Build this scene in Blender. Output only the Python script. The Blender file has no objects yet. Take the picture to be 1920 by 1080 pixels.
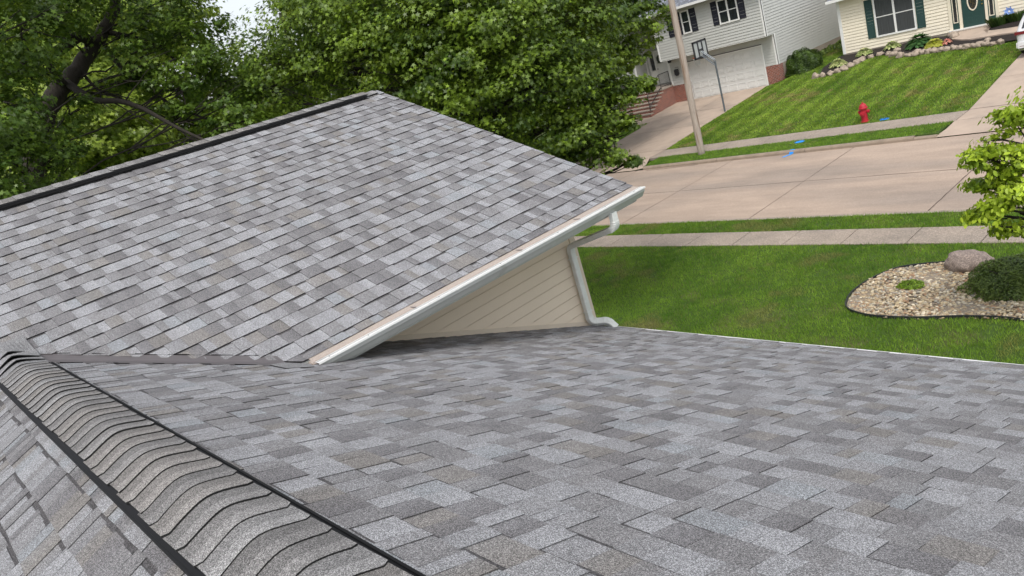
import bpy, bmesh, math, random
import numpy as np
from mathutils import Vector, Matrix, noise

# ------------------------------------------------------------------ camera, light, exposure
S = bpy.context.scene
COL = S.collection
rad = math.radians
ROLL, PITCH, YAW, FPX = -0.299243308, 0.292703384, -0.903026114, 1382.57539
fw = Vector((math.sin(YAW)*math.cos(PITCH), math.cos(YAW)*math.cos(PITCH), -math.sin(PITCH)))
r0 = Vector((math.cos(YAW), -math.sin(YAW), 0)); u0 = r0.cross(fw)
cr, sr = math.cos(ROLL), math.sin(ROLL)
rt = cr*r0 + sr*u0; up = -sr*r0 + cr*u0
cd = bpy.data.cameras.new('camera'); cam = bpy.data.objects.new('camera', cd); COL.objects.link(cam)
cam.matrix_world = Matrix(((rt.x, up.x, -fw.x, 0), (rt.y, up.y, -fw.y, 0), (rt.z, up.z, -fw.z, 0), (0, 0, 0, 1)))
cd.sensor_width = 36; cd.lens = FPX/1920*36; cd.clip_start = 0.05; cd.clip_end = 2000
S.camera = cam

SUN_EL, SUN_AZ = rad(60), rad(140)       # azimuth clockwise from +Y
W = bpy.data.worlds.new('World'); S.world = W; W.use_nodes = True
nt = W.node_tree; nt.nodes.clear()
sky = nt.nodes.new('ShaderNodeTexSky'); sky.sky_type = 'NISHITA'; sky.sun_disc = False
sky.sun_elevation = SUN_EL; sky.sun_rotation = SUN_AZ; sky.air_density = 1.0; sky.dust_density = 3.0; sky.ozone_density = 1.0
hs = nt.nodes.new('ShaderNodeHueSaturation'); hs.inputs['Saturation'].default_value = 0.30; hs.inputs['Value'].default_value = 1.45
bg = nt.nodes.new('ShaderNodeBackground'); bg.inputs['Strength'].default_value = 0.15
wo = nt.nodes.new('ShaderNodeOutputWorld')
nt.links.new(sky.outputs[0], hs.inputs['Color']); nt.links.new(hs.outputs[0], bg.inputs['Color']); nt.links.new(bg.outputs[0], wo.inputs['Surface'])
sl = bpy.data.lights.new('sun', 'SUN'); sl.energy = 1.5; sl.angle = rad(14); sl.color = (1.0, 0.95, 0.87)
so = bpy.data.objects.new('sun', sl); COL.objects.link(so)
sd = Vector((math.sin(SUN_AZ)*math.cos(SUN_EL), math.cos(SUN_AZ)*math.cos(SUN_EL), math.sin(SUN_EL)))
so.rotation_euler = sd.to_track_quat('Z', 'Y').to_euler()
S.view_settings.view_transform = 'Standard'; S.view_settings.look = 'None'
S.view_settings.exposure = 0.15; S.view_settings.gamma = 1.0; S.view_settings.use_curve_mapping = False
S.cycles.max_bounces = 6; S.cycles.transparent_max_bounces = 8

rng = random.Random(7); nr = np.random.default_rng(11)

# ------------------------------------------------------------------ materials
MATS = {}
def mat(name, color=(.5,.5,.5), rough=.7, var=0.0, scale=8.0, bump=0.0, bscale=60.0, metallic=0.0, attr=False,
        speck=0.0, sscale=350.0, spec=0.4, col2=None, c2scale=1.5, c2lo=.45, c2hi=.6, transl=0.0, stretch=None, detail=6.0):
    if name in MATS: return MATS[name]
    m = bpy.data.materials.new(name); m.use_nodes = True
    n = m.node_tree.nodes; l = m.node_tree.links
    b = n['Principled BSDF']; b.inputs['Roughness'].default_value = rough; b.inputs['Metallic'].default_value = metallic
    b.inputs['Specular IOR Level'].default_value = spec
    tc = n.new('ShaderNodeTexCoord'); vec = tc.outputs['Object']
    if stretch:
        mp = n.new('ShaderNodeMapping'); mp.inputs['Scale'].default_value = stretch; l.new(vec, mp.inputs['Vector']); vec = mp.outputs[0]
    if attr:
        a = n.new('ShaderNodeAttribute'); a.attribute_name = 'col'; c = a.outputs['Color']
    else:
        a = n.new('ShaderNodeRGB'); a.outputs[0].default_value = (*color, 1); c = a.outputs[0]
    def mul(c, fac):
        x = n.new('ShaderNodeMix'); x.data_type = 'RGBA'; x.blend_type = 'MULTIPLY'; x.inputs['Factor'].default_value = 1
        l.new(c, x.inputs['A']); l.new(fac, x.inputs['B']); return x.outputs['Result']
    if col2:
        t = n.new('ShaderNodeTexNoise'); t.inputs['Scale'].default_value = c2scale; t.inputs['Detail'].default_value = 5; l.new(vec, t.inputs['Vector'])
        rp = n.new('ShaderNodeMapRange'); rp.inputs['From Min'].default_value = c2lo; rp.inputs['From Max'].default_value = c2hi; l.new(t.outputs['Fac'], rp.inputs['Value'])
        x = n.new('ShaderNodeMix'); x.data_type = 'RGBA'; l.new(rp.outputs[0], x.inputs['Factor']); l.new(c, x.inputs['A']); x.inputs['B'].default_value = (*col2, 1); c = x.outputs['Result']
    if var:
        t = n.new('ShaderNodeTexNoise'); t.inputs['Scale'].default_value = scale; t.inputs['Detail'].default_value = detail; t.inputs['Roughness'].default_value = .65; l.new(vec, t.inputs['Vector'])
        rp = n.new('ShaderNodeMapRange'); rp.inputs['From Min'].default_value = .25; rp.inputs['From Max'].default_value = .75
        rp.inputs['To Min'].default_value = 1-var; rp.inputs['To Max'].default_value = 1+var; l.new(t.outputs['Fac'], rp.inputs['Value']); c = mul(c, rp.outputs[0])
    if speck:
        t = n.new('ShaderNodeTexVoronoi'); t.inputs['Scale'].default_value = sscale; l.new(tc.outputs['Object'], t.inputs['Vector'])
        s = n.new('ShaderNodeSeparateColor'); l.new(t.outputs['Color'], s.inputs[0])
        pw = n.new('ShaderNodeMath'); pw.operation = 'POWER'; l.new(s.outputs[0], pw.inputs[0]); pw.inputs[1].default_value = 2.0
        rp = n.new('ShaderNodeMapRange'); rp.inputs['To Min'].default_value = 1-speck*.62; rp.inputs['To Max'].default_value = 1+speck*1.3; l.new(pw.outputs[0], rp.inputs['Value']); c = mul(c, rp.outputs[0])
    l.new(c, b.inputs['Base Color'])
    if bump:
        t = n.new('ShaderNodeTexNoise'); t.inputs['Scale'].default_value = bscale; t.inputs['Detail'].default_value = 5; l.new(vec, t.inputs['Vector'])
        bp = n.new('ShaderNodeBump'); bp.inputs['Strength'].default_value = bump; bp.inputs['Distance'].default_value = .02; l.new(t.outputs['Fac'], bp.inputs['Height']); l.new(bp.outputs[0], b.inputs['Normal'])
    if transl:
        tr = n.new('ShaderNodeBsdfTranslucent'); ms = n.new('ShaderNodeMixShader'); ms.inputs[0].default_value = transl
        hv = n.new('ShaderNodeHueSaturation'); hv.inputs['Hue'].default_value = .485; hv.inputs['Value'].default_value = 1.5; l.new(c, hv.inputs['Color']); l.new(hv.outputs[0], tr.inputs['Color'])
        l.new(b.outputs[0], ms.inputs[1]); l.new(tr.outputs[0], ms.inputs[2]); l.new(ms.outputs[0], n['Material Output'].inputs['Surface'])
    MATS[name] = m; return m

def brick_mat():
    m = bpy.data.materials.new('red_brick'); m.use_nodes = True; n = m.node_tree.nodes; l = m.node_tree.links
    b = n['Principled BSDF']; b.inputs['Roughness'].default_value = .85
    tc = n.new('ShaderNodeTexCoord'); sp = n.new('ShaderNodeSeparateXYZ'); l.new(tc.outputs['Object'], sp.inputs[0])
    ad = n.new('ShaderNodeMath'); l.new(sp.outputs['X'], ad.inputs[0]); l.new(sp.outputs['Y'], ad.inputs[1])
    cb = n.new('ShaderNodeCombineXYZ'); l.new(ad.outputs[0], cb.inputs['X']); l.new(sp.outputs['Z'], cb.inputs['Y'])
    br = n.new('ShaderNodeTexBrick'); br.inputs['Scale'].default_value = 1; br.inputs['Brick Width'].default_value = .21; br.inputs['Row Height'].default_value = .075
    br.inputs['Mortar Size'].default_value = .007; br.inputs['Color1'].default_value = (.30,.085,.05,1); br.inputs['Color2'].default_value = (.17,.05,.035,1); br.inputs['Mortar'].default_value = (.42,.36,.32,1)
    l.new(cb.outputs[0], br.inputs['Vector']); l.new(br.outputs['Color'], b.inputs['Base Color'])
    bp = n.new('ShaderNodeBump'); bp.inputs['Strength'].default_value = .5; bp.inputs['Distance'].default_value = .01; l.new(br.outputs['Fac'], bp.inputs['Height']); bp.invert = True; l.new(bp.outputs[0], b.inputs['Normal'])
    return m

M_SH = mat('granule_shingle', attr=True, rough=.92, var=.10, scale=5, speck=.85, sscale=400, spec=.25, bump=.35, bscale=420)
M_BLACK = mat('black_vinyl', (.007,.007,.008), rough=.6,spec=.2, var=.2, scale=30)
M_FLASH = mat('brown_flashing', (.105,.095,.098), rough=.45, var=.08, scale=6, metallic=.0)
M_WHITE = mat('white_aluminium', (.74,.745,.73), rough=.35, var=.06, scale=5, spec=.5)
M_GUT = mat('gutter_enamel', (.50,.515,.49), rough=.3, var=.07, scale=4, spec=.5, col2=(.36,.37,.33), c2scale=6, c2lo=.6, c2hi=.8)
M_DSP = mat('downspout_enamel', (.68,.70,.67), rough=.4, var=.10, scale=9, col2=(.58,.59,.54), c2scale=7, c2lo=.52, c2hi=.75)
M_GUARD = mat('gutter_guard_mesh', (.37,.315,.275), rough=.7, var=.4, scale=110)
M_BEIGE = mat('beige_siding', (.77,.66,.52), rough=.55, var=.03, scale=3)
M_BEIGET = mat('beige_trim', (.66,.57,.455), rough=.5, var=.04, scale=5)
M_GREYS = mat('grey_siding', (.52,.525,.50), rough=.6, var=.05, scale=2)
M_CREAM = mat('cream_siding', (.84,.765,.62), rough=.6, var=.03, scale=2)
M_TRIM = mat('white_trim', (.80,.80,.78), rough=.45, var=.04, scale=6)
M_CREAMT = mat('cream_trim', (.80,.73,.58), rough=.5, var=.04, scale=6)
M_BRICK = brick_mat()
M_NAVY = mat('black_shutter', (.018,.019,.03), rough=.5, var=.15, scale=15)
M_GREEN = mat('dark_green_paint', (.022,.062,.055), rough=.45, var=.12, scale=12)
M_GLASS = mat('window_glass', (.022,.026,.03), rough=.08, spec=.8, var=.4, scale=3)
M_CURT = mat('dark_curtain', (.06,.065,.07), rough=.2, spec=.7, var=.35, scale=5, stretch=(9,1,.3))
M_DOORW = mat('garage_white', (.68,.68,.66), rough=.5, var=.04, scale=3)
M_CONC = mat('concrete', (.36,.31,.26), rough=.9, var=.12, scale=1.3, bump=.15, bscale=90, col2=(.36,.30,.25), c2scale=.6, c2lo=.45, c2hi=.7, speck=.12, sscale=60)
M_ROAD = mat('road_concrete', (.375,.292,.232), rough=.9, var=.16, scale=1.1, bump=.15, bscale=70, col2=(.29,.235,.195), c2scale=.35, c2lo=.4, c2hi=.65, speck=.10, sscale=40, stretch=(.45,1.6,1))
M_DRIVE = mat('driveway_concrete', (.41,.325,.26), rough=.9, var=.12, scale=1.2, bump=.12, bscale=70, col2=(.31,.255,.21), c2scale=.7, c2lo=.5, c2hi=.75)
M_WALK = mat('sidewalk_concrete', (.31,.258,.212), rough=.92, var=.12, scale=2.2, bump=.25, bscale=90, col2=(.27,.228,.19), c2scale=.9, c2lo=.42, c2hi=.62, speck=.35, sscale=55)
M_CURB = mat('curb_concrete', (.27,.215,.165), rough=.9, var=.22, scale=3, bump=.3, bscale=50)
M_SOIL = mat('lawn_soil', (.045,.085,.010), rough=1, var=.35, scale=5, bump=.6, bscale=60, col2=(.10,.10,.035), c2scale=.8, c2lo=.55, c2hi=.75)
M_GRASS = mat('grass_blade', attr=True, rough=.55, transl=.25, spec=.25)
M_LEAF = mat('leaf', attr=True, rough=.42, transl=.34, spec=.42)
M_LEAFS = mat('bright_leaf', attr=True, rough=.5, transl=.35, spec=.35)
M_BARK = mat('bark', (.030,.025,.020), rough=.95, var=.4, scale=9, bump=.8, bscale=30, stretch=(1,1,.3))
M_POLE = mat('pole_wood', (.39,.335,.285), rough=.9, var=.28, scale=6, bump=.5, bscale=40, stretch=(6,6,.35), col2=(.23,.155,.105), c2scale=1.6, c2lo=.52, c2hi=.68)
M_ROCK = mat('granite_boulder', (.25,.20,.175), rough=.9, var=.35, scale=7, bump=.6, bscale=22, speck=.4, sscale=60, stretch=(1,1,2.2))
M_PEB = mat('river_pebble', attr=True, rough=.7, var=.22, scale=24)
M_BSTONE = mat('border_stone', (.33,.27,.215), rough=.9, var=.45, scale=6, bump=.8, bscale=18)
M_MULCH = mat('dark_mulch', (.020,.015,.013), rough=1, var=.5, scale=20, bump=1.0, bscale=45)
M_HYD = mat('hydrant_red', (.40,.018,.032), rough=.4, var=.15, scale=9)
M_BLUE = mat('blue_marking_paint', (.03,.30,.80), rough=.8, var=.12, scale=25)
M_METAL = mat('dark_metal', (.03,.03,.035), rough=.45, var=.15, scale=12)
M_GALV = mat('grey_pole_metal', (.13,.15,.17), rough=.4, var=.15, scale=8, metallic=.3)
M_ORANGE = mat('rim_orange', (.62,.13,.05), rough=.5)
M_NET = mat('net_white', (.55,.55,.55), rough=.9)
M_CAR = mat('white_car_paint', (.74,.745,.76), rough=.12, spec=.7)
M_RED = mat('tail_light_red', (.16,.008,.015), rough=.15, spec=.8)
M_TIRE = mat('tyre_rubber', (.015,.015,.015), rough=.85)
M_CHROME = mat('chrome', (.6,.6,.62), rough=.15, metallic=1)
M_SEAM = mat('joint_tar', (.10,.075,.06), rough=.95, var=.4, scale=20)
M_EDGE = mat('black_edging', (.022,.024,.026), rough=.6, var=.2, scale=20)
M_HROOF = mat('distant_shingles', (.15,.16,.185), rough=.95, var=.2, scale=7, speck=.5, sscale=9)
M_ACR = mat('backboard_acrylic', (.42,.44,.44), rough=.12, spec=.7)
M_BRASS = mat('brass', (.55,.38,.12), rough=.3, metallic=1)
M_FLOWER = mat('ornament_blue', (.28,.42,.85), rough=.25)
M_BROWNS = mat('dark_band_granules', (.06,.055,.055), rough=.95, speck=.6, sscale=330)

# ------------------------------------------------------------------ helpers
def empty(name, loc=(0,0,0)):
    o = bpy.data.objects.new(name, None); o.location = loc; o.empty_display_size = .2; COL.objects.link(o); return o
def tag(o, label=None, cat=None, group=None, kind=None):
    if label: o['label'] = label
    if cat: o['category'] = cat
    if group: o['group'] = group
    if kind: o['kind'] = kind
    return o
def link(name, me, parent=None, m=None, smooth=False):
    if m is not None and not me.materials:
        for x in (m if isinstance(m, (list, tuple)) else [m]): me.materials.append(x)
    if smooth: me.polygons.foreach_set('use_smooth', [True]*len(me.polygons))
    o = bpy.data.objects.new(name, me); COL.objects.link(o)
    if parent:
        o.parent = parent
        o.matrix_parent_inverse = Matrix.Translation(-parent_world(parent))
    return o
def parent_world(p):
    v = Vector(p.location)
    if p.parent: v = v*1 if p.parent is None else v + 0*v
    return v if p.type == 'EMPTY' else Vector((0,0,0))

class MB:
    """collects polygons in world coordinates"""
    def __init__(s): s.v=[]; s.f=[]; s.c=[]; s.m=[]
    def quad(s, *pts, col=None, mi=0):
        i=len(s.v); s.v += [tuple(p) for p in pts]; s.f.append(tuple(range(i,i+len(pts)))); s.c += [col or (1,1,1)]*len(pts); s.m.append(mi)
    def box(s, x0,y0,z0,x1,y1,z1, mi=0, col=None):
        p=[(x0,y0,z0),(x1,y0,z0),(x1,y1,z0),(x0,y1,z0),(x0,y0,z1),(x1,y0,z1),(x1,y1,z1),(x0,y1,z1)]
        for f in ((0,3,2,1),(4,5,6,7),(0,1,5,4),(1,2,6,5),(2,3,7,6),(3,0,4,7)): s.quad(*[p[k] for k in f], mi=mi, col=col)
        return s
    def obox(s, c, ax, ay, az, mi=0):
        """oriented box: centre and three half-axis vectors"""
        c=Vector(c); ax=Vector(ax); ay=Vector(ay); az=Vector(az)
        p=[c-ax-ay-az,c+ax-ay-az,c+ax+ay-az,c-ax+ay-az,c-ax-ay+az,c+ax-ay+az,c+ax+ay+az,c-ax+ay+az]
        for f in ((0,3,2,1),(4,5,6,7),(0,1,5,4),(1,2,6,5),(2,3,7,6),(3,0,4,7)): s.quad(*[p[k] for k in f], mi=mi)
        return s
    def tube(s, pts, rads, n=8, cap=True, mi=0, col=None):
        pts=[Vector(p) for p in pts]
        if not isinstance(rads,(list,tuple)): rads=[rads]*len(pts)
        rings=[]; ref=None
        for i,p in enumerate(pts):
            d=(pts[min(i+1,len(pts)-1)]-pts[max(i-1,0)]).normalized()
            if ref is None: ref=d.orthogonal().normalized()
            a=(ref-d*ref.dot(d)); a = a.normalized() if a.length>1e-5 else d.orthogonal().normalized(); ref=a; b=d.cross(a)
            base=len(s.v)
            for k in range(n):
                t=2*math.pi*k/n; s.v.append(tuple(p+(a*math.cos(t)+b*math.sin(t))*rads[i])); s.c.append(col or (1,1,1))
            rings.append(base)
        for i in range(len(rings)-1):
            for k in range(n):
                s.f.append((rings[i]+k,rings[i]+(k+1)%n,rings[i+1]+(k+1)%n,rings[i+1]+k)); s.m.append(mi)
        if cap:
            s.f.append(tuple(rings[0]+k for k in reversed(range(n)))); s.m.append(mi)
            s.f.append(tuple(rings[-1]+k for k in range(n))); s.m.append(mi)
        return s
    def lathe(s, c, prof, n=16, mi=0, axis='z'):
        c=Vector(c); rings=[]
        for (r,h) in prof:
            base=len(s.v)
            for k in range(n):
                t=2*math.pi*k/n; q=(r*math.cos(t),r*math.sin(t),h)
                if axis=='x': q=(q[2],q[0],q[1])
                if axis=='y': q=(q[0],q[2],q[1])
                s.v.append(tuple(c+Vector(q))); s.c.append((1,1,1))
            rings.append(base)
        for i in range(len(rings)-1):
            for k in range(n): s.f.append((rings[i]+k,rings[i]+(k+1)%n,rings[i+1]+(k+1)%n,rings[i+1]+k)); s.m.append(mi)
        s.f.append(tuple(rings[-1]+k for k in range(n))); s.m.append(mi)
        s.f.append(tuple(rings[0]+k for k in reversed(range(n)))); s.m.append(mi)
        return s
    def build(s, name, m, parent=None, smooth=False, col=False, weld=False):
        me=bpy.data.meshes.new(name); me.from_pydata(s.v,[],s.f)
        for x in (m if isinstance(m,(list,tuple)) else [m]): me.materials.append(x)
        if any(s.m): me.polygons.foreach_set('material_index', s.m)
        if col:
            a=me.color_attributes.new('col','FLOAT_COLOR','POINT'); a.data.foreach_set('color',[x for c in s.c for x in (*c[:3],1)])
        if weld or smooth:
            bm=bmesh.new(); bm.from_mesh(me); 
            if weld: bmesh.ops.remove_doubles(bm,verts=bm.verts,dist=1e-5)
            bmesh.ops.recalc_face_normals(bm,faces=bm.faces); bm.to_mesh(me); bm.free()
        me.update()
        return link(name, me, parent, None, smooth)

def np_mesh(name, V, k, cols, m, parent=None):
    """V (N*k,3) vertices, faces of k vertices each"""
    N=len(V)//k; me=bpy.data.meshes.new(name)
    me.vertices.add(len(V)); me.vertices.foreach_set('co', V.astype(np.float32).ravel())
    me.loops.add(len(V)); me.loops.foreach_set('vertex_index', np.arange(len(V),dtype=np.int32))
    me.polygons.add(N); me.polygons.foreach_set('loop_start', np.arange(0,len(V),k,dtype=np.int32))
    me.update(calc_edges=True)
    a=me.color_attributes.new('col','FLOAT_COLOR','POINT')
    C=np.ones((len(V),4),np.float32); C[:,:3]=np.repeat(cols,k,axis=0); a.data.foreach_set('color',C.ravel())
    me.materials.append(m)
    return link(name, me, parent)

def bevel(o, w=.01, seg=2):
    b=o.modifiers.new('bevel','BEVEL'); b.width=w; b.segments=seg; b.limit_method='ANGLE'; b.angle_limit=rad(40); return o

def ss(a,b,v):
    t=min(1,max(0,(v-a)/(b-a))); return t*t*(3-2*t)
def T(x,y):
    """ground height across the street"""
    a=-6.56+.088*(min(max(y,30.35),47)-30.35); b=-6.56+.0626*(min(max(y,30.35),41.5)-30.35)
    w=ss(-23.2,-21.0,x); return a*w+b*(1-w)
def ssn(a,b,v):
    t=np.clip((v-a)/(b-a),0,1); return t*t*(3-2*t)
def Tn(x,y):
    a=-6.56+.088*(np.clip(y,30.35,47)-30.35); b=-6.56+.0626*(np.clip(y,30.35,41.5)-30.35)
    w=ssn(-23.2,-21.0,x); return a*w+b*(1-w)

def clip_poly(pts, poly):
    """Sutherland-Hodgman in 2D; pts list of (u,v,...); poly convex CCW"""
    out=pts
    for i in range(len(poly)):
        a=poly[i]; b=poly[(i+1)%len(poly)]; ex,ey=b[0]-a[0],b[1]-a[1]
        inp=out; out=[]
        if not inp: return []
        def side(p): return ex*(p[1]-a[1])-ey*(p[0]-a[0])
        for j in range(len(inp)):
            p=inp[j]; q=inp[(j+1)%len(inp)]; sp,sq=side(p),side(q)
            if sp>=-1e-9: out.append(p)
            if (sp>1e-9 and sq<-1e-9) or (sp<-1e-9 and sq>1e-9):
                t=sp/(sp-sq); out.append(tuple(p[k]+(q[k]-p[k])*t for k in range(len(p))))
    return out

# ------------------------------------------------------------------ shingles
PAL=[((.274,.277,.290),.27),((.232,.232,.241),.16),((.190,.187,.192),.23),((.153,.149,.155),.18),((.192,.182,.174),.12),((.255,.268,.284),.04)]
def pick(r, pal=PAL):
    x=r.random()*sum(w for _,w in pal)
    for c,w in pal:
        x-=w
        if x<=0: break
    k=1+r.uniform(-.07,.07); return tuple(v*k for v in c)
SLOPE=5/12; CO=1/math.sqrt(1+SLOPE*SLOPE); EXP=.175
def shingles(name, org, U, D, polys, uspan, vspan, seed, parent, light=1.0, tooth=.0042, EXP=.1635, phase=0.0, ws=1.0, bands=(.013,.018,.024)):
    """U: unit vector along the courses, D: unit vector down the slope; v measured down the slope from org; polys in (u,v)"""
    U=Vector(U); D=Vector(D).normalized(); N=U.cross(D)
    if N.z<0: N=-N
    org=Vector(org); r=random.Random(seed); mb=MB()
    def P(u,v,h): return org+U*u+D*v+N*h
    def face(pts,col,grad=None):
        for poly in polys:
            q=clip_poly(pts,poly)
            if len(q)>=3:
                mb.quad(*[P(*p) for p in q], col=col)
                if grad:
                    for k,p in enumerate(q):
                        t=min(1,max(0,(p[0]-grad[0])/(grad[1]-grad[0]))); mb.c[k-len(q)]=tuple(x*(1-t)+y*t for x,y in zip(grad[2],grad[3]))
    v=vspan[0]+phase-EXP; above=[]
    while v<vspan[1]:
        v0=v; v1=v+EXP                     # v1 is the lower butt edge
        u=uspan[0]-r.random()*.3; r=random.Random(r.random()*1e6); hlo=.0068; htop=.0008
        wob=r.random()*10; last=None; row=[]
        while u<uspan[1]:
            tth=r.random()<.5
            w=r.choice((.07,.09,.11,.12,.13,.15,.17,.21))*(1.05 if tth else .98)*ws
            t=tooth if tth else 0.0
            um=u+w/2; ab=next((q[2] for q in above if q[0]<=um<q[1]),None)
            for _ in range(12):
                c=pick(r)
                if (last is None or sum(abs(a-b) for a,b in zip(c,last))>.035) and (ab is None or sum(abs(a-b) for a,b in zip(c,ab))>.06): break
            row.append((u,u+w,c))
            pc=last or c; ca=tuple(x*.72+y*.28 for x,y in zip(c,pc)); kk=r.uniform(.93,1.07); cb=tuple(x*kk for x in c); last=c; gr=(u,u+w,tuple(x*light for x in ca),tuple(x*light for x in cb))
            j=lambda uu: .0025*math.sin(uu*5.3+wob)+.0018*math.sin(uu*17+wob*2)
            a,b=u,u+w; va=v1+j(a); vb=v1+j(b); vt=v0-.008
            c=tuple(x*light for x in c)
            if t: 
                face([(a,vt,htop+t*.5),(b,vt,htop+t*.5),(b,vb,hlo+t),(a,va,hlo+t)],c,gr)
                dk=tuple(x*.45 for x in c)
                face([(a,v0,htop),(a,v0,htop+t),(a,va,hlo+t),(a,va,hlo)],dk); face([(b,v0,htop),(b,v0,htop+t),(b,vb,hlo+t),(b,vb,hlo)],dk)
            else:
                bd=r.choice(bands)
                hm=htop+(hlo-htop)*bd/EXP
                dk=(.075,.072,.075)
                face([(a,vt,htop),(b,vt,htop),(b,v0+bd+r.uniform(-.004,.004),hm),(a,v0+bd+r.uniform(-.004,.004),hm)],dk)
                face([(a,v0+bd,hm),(b,v0+bd,hm),(b,vb,hlo),(a,va,hlo)],c,gr)
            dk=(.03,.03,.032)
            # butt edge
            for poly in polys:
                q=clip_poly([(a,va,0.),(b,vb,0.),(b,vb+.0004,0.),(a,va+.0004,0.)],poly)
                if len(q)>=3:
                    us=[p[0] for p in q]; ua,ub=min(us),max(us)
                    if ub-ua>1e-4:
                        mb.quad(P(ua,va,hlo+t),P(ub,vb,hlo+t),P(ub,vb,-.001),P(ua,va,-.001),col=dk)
            u+=w
        above=row; v+=EXP
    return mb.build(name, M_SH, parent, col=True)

# ================================================================== OWN HOUSE
house=empty('house',(-6.23,5.95,-6.6))
tag(house,'near house with grey architectural shingle roofs, beige siding and white gutter in the foreground','house')
XV=-6.815; YC=.455; ZC=-1.071          # main ridge
XR=-9.6; ZR=-3.911-SLOPE*XR            # gable ridge
EY=6.06; EX=-5.30
def uvmain(x,y): return (x,(y-YC)/CO)
def ccw(p):
    a=sum(p[i][0]*p[(i+1)%len(p)][1]-p[(i+1)%len(p)][0]*p[i][1] for i in range(len(p)))
    return p if a>0 else p[::-1]
g=.125
mA=ccw([uvmain(x,y) for x,y in [(XV+g,.455),(8.5,.455),(8.5,2.05),(-5.22+g,2.05)]])
mB=ccw([uvmain(x,y) for x,y in [(-6.225,2.05),(8.5,2.05),(8.5,EY),(-6.225,EY)]])
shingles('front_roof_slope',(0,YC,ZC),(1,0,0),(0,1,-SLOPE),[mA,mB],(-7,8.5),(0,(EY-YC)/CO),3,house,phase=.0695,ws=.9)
rB=ccw([(x,(YC-y)/CO) for x,y in [(XV+g,.455),(8.5,.455),(8.5,-5.2),(-5.2-.4,-5.2+4.1-.02),(-5.22+g,-1.14)]])
rB1=ccw([(x,(YC-y)/CO) for x,y in [(XV+g,.455),(8.5,.455),(8.5,-1.14),(-5.22+g,-1.14)]])
rB2=ccw([(x,(YC-y)/CO) for x,y in [(-6.225,-1.14),(8.5,-1.14),(8.5,-5.15),(-6.225,-5.15)]])
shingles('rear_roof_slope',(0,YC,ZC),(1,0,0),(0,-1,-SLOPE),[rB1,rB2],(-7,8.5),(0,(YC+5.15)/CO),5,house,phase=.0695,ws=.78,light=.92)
def uvg(x,y): return (y,(x-XR)/CO)
gA=ccw([uvg(x,y) for x,y in [(XR,.455),(XV-g,.455),(-5.30,2.06-.05),(EX,6.24),(XR,6.24)]])
gB=ccw([uvg(x,y) for x,y in [(XR,.455),(XV-g,.455),(-5.30,-1.10),(EX,-8),(XR,-8)]])
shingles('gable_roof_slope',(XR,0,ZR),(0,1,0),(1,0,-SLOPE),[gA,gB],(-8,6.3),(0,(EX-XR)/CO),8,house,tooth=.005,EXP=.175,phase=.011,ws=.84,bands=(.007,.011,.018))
gC=ccw([(y,v) for y,v in [(-8,0),(6.24,0),(6.24,(XR-(-13.9))/CO),(-8,(XR-(-13.9))/CO)]])
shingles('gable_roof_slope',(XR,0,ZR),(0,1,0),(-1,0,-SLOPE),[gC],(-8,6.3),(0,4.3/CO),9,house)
# decks under the shingles (give the roofs thickness)
dk=MB()
def slab(pts,t=.05,off=-.004):
    top=[Vector(p)+Vector((0,0,off)) for p in pts]; bot=[p-Vector((0,0,t)) for p in top]
    dk.quad(*top); dk.quad(*bot[::-1])
    for i in range(len(pts)):
        j=(i+1)%len(pts); dk.quad(top[i],bot[i],bot[j],top[j])
zm=lambda y: ZC-SLOPE*abs(y-YC); zg=lambda x: ZR-SLOPE*abs(x-XR)
slab([(-6.225,YC,zm(YC)),(8.48,YC,zm(YC)),(8.48,EY-.02,zm(EY-.02)),(-6.225,EY-.02,zm(EY-.02))])
slab([(-6.225,YC,zm(YC)),(8.48,YC,zm(YC)),(8.48,-5.13,zm(-5.13)),(-6.225,-5.13,zm(-5.13))])
slab([(XR,-7.98,zg(XR)),(XR,6.225,zg(XR)),(EX-.02,6.225,zg(EX-.02)),(EX-.02,2.03,zg(EX-.02)),(XV,.455,zg(XV)),(EX-.02,-1.12,zg(EX-.02)),(EX-.02,-7.98,zg(EX-.02))])
slab([(XR,-7.98,zg(XR)),(XR,6.225,zg(XR)),(-13.88,6.225,zg(-13.88)),(-13.88,-7.98,zg(-13.88))])
dk.build('roof_deck',M_FLASH,house)
# valley flashing: folded metal strip, gable side and main side
vf=MB()
def onm(x,y,h=.0): return Vector((x,y,zm(y)+h))
def ong(x,y,h=.0): return Vector((x,y,zg(x)+h))
for sgn in (1,-1):
    def vy(x): return YC+sgn*(x-XV)
    a0,a1=-6.74,-5.36
    wv=.130
    def q(x,du,dv,h): # du: move along x, dv: move along y*sgn
        return x+du, vy(x)+sgn*dv, h
    e0=ong(a0-wv,vy(a0),.0035); e1=ong(a1-wv,vy(a1),.0035)
    c0=Vector((a0,vy(a0),zm(vy(a0))+.012)); c1=Vector((a1,vy(a1),zm(vy(a1))+.012))
    f0=onm(a0+wv,vy(a0),.0035); f1=onm(a1+wv,vy(a1),.0035)
    m0=e0.lerp(c0,.62)+Vector((0,0,-.002)); m1=e1.lerp(c1,.62)+Vector((0,0,-.002))
    vf.quad(e0,e1,m1,m0); vf.quad(m0,m1,c1,c0); vf.quad(c0,c1,f1,f0)
vf.build('valley_flashing',M_FLASH,house)
ve=MB()
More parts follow.
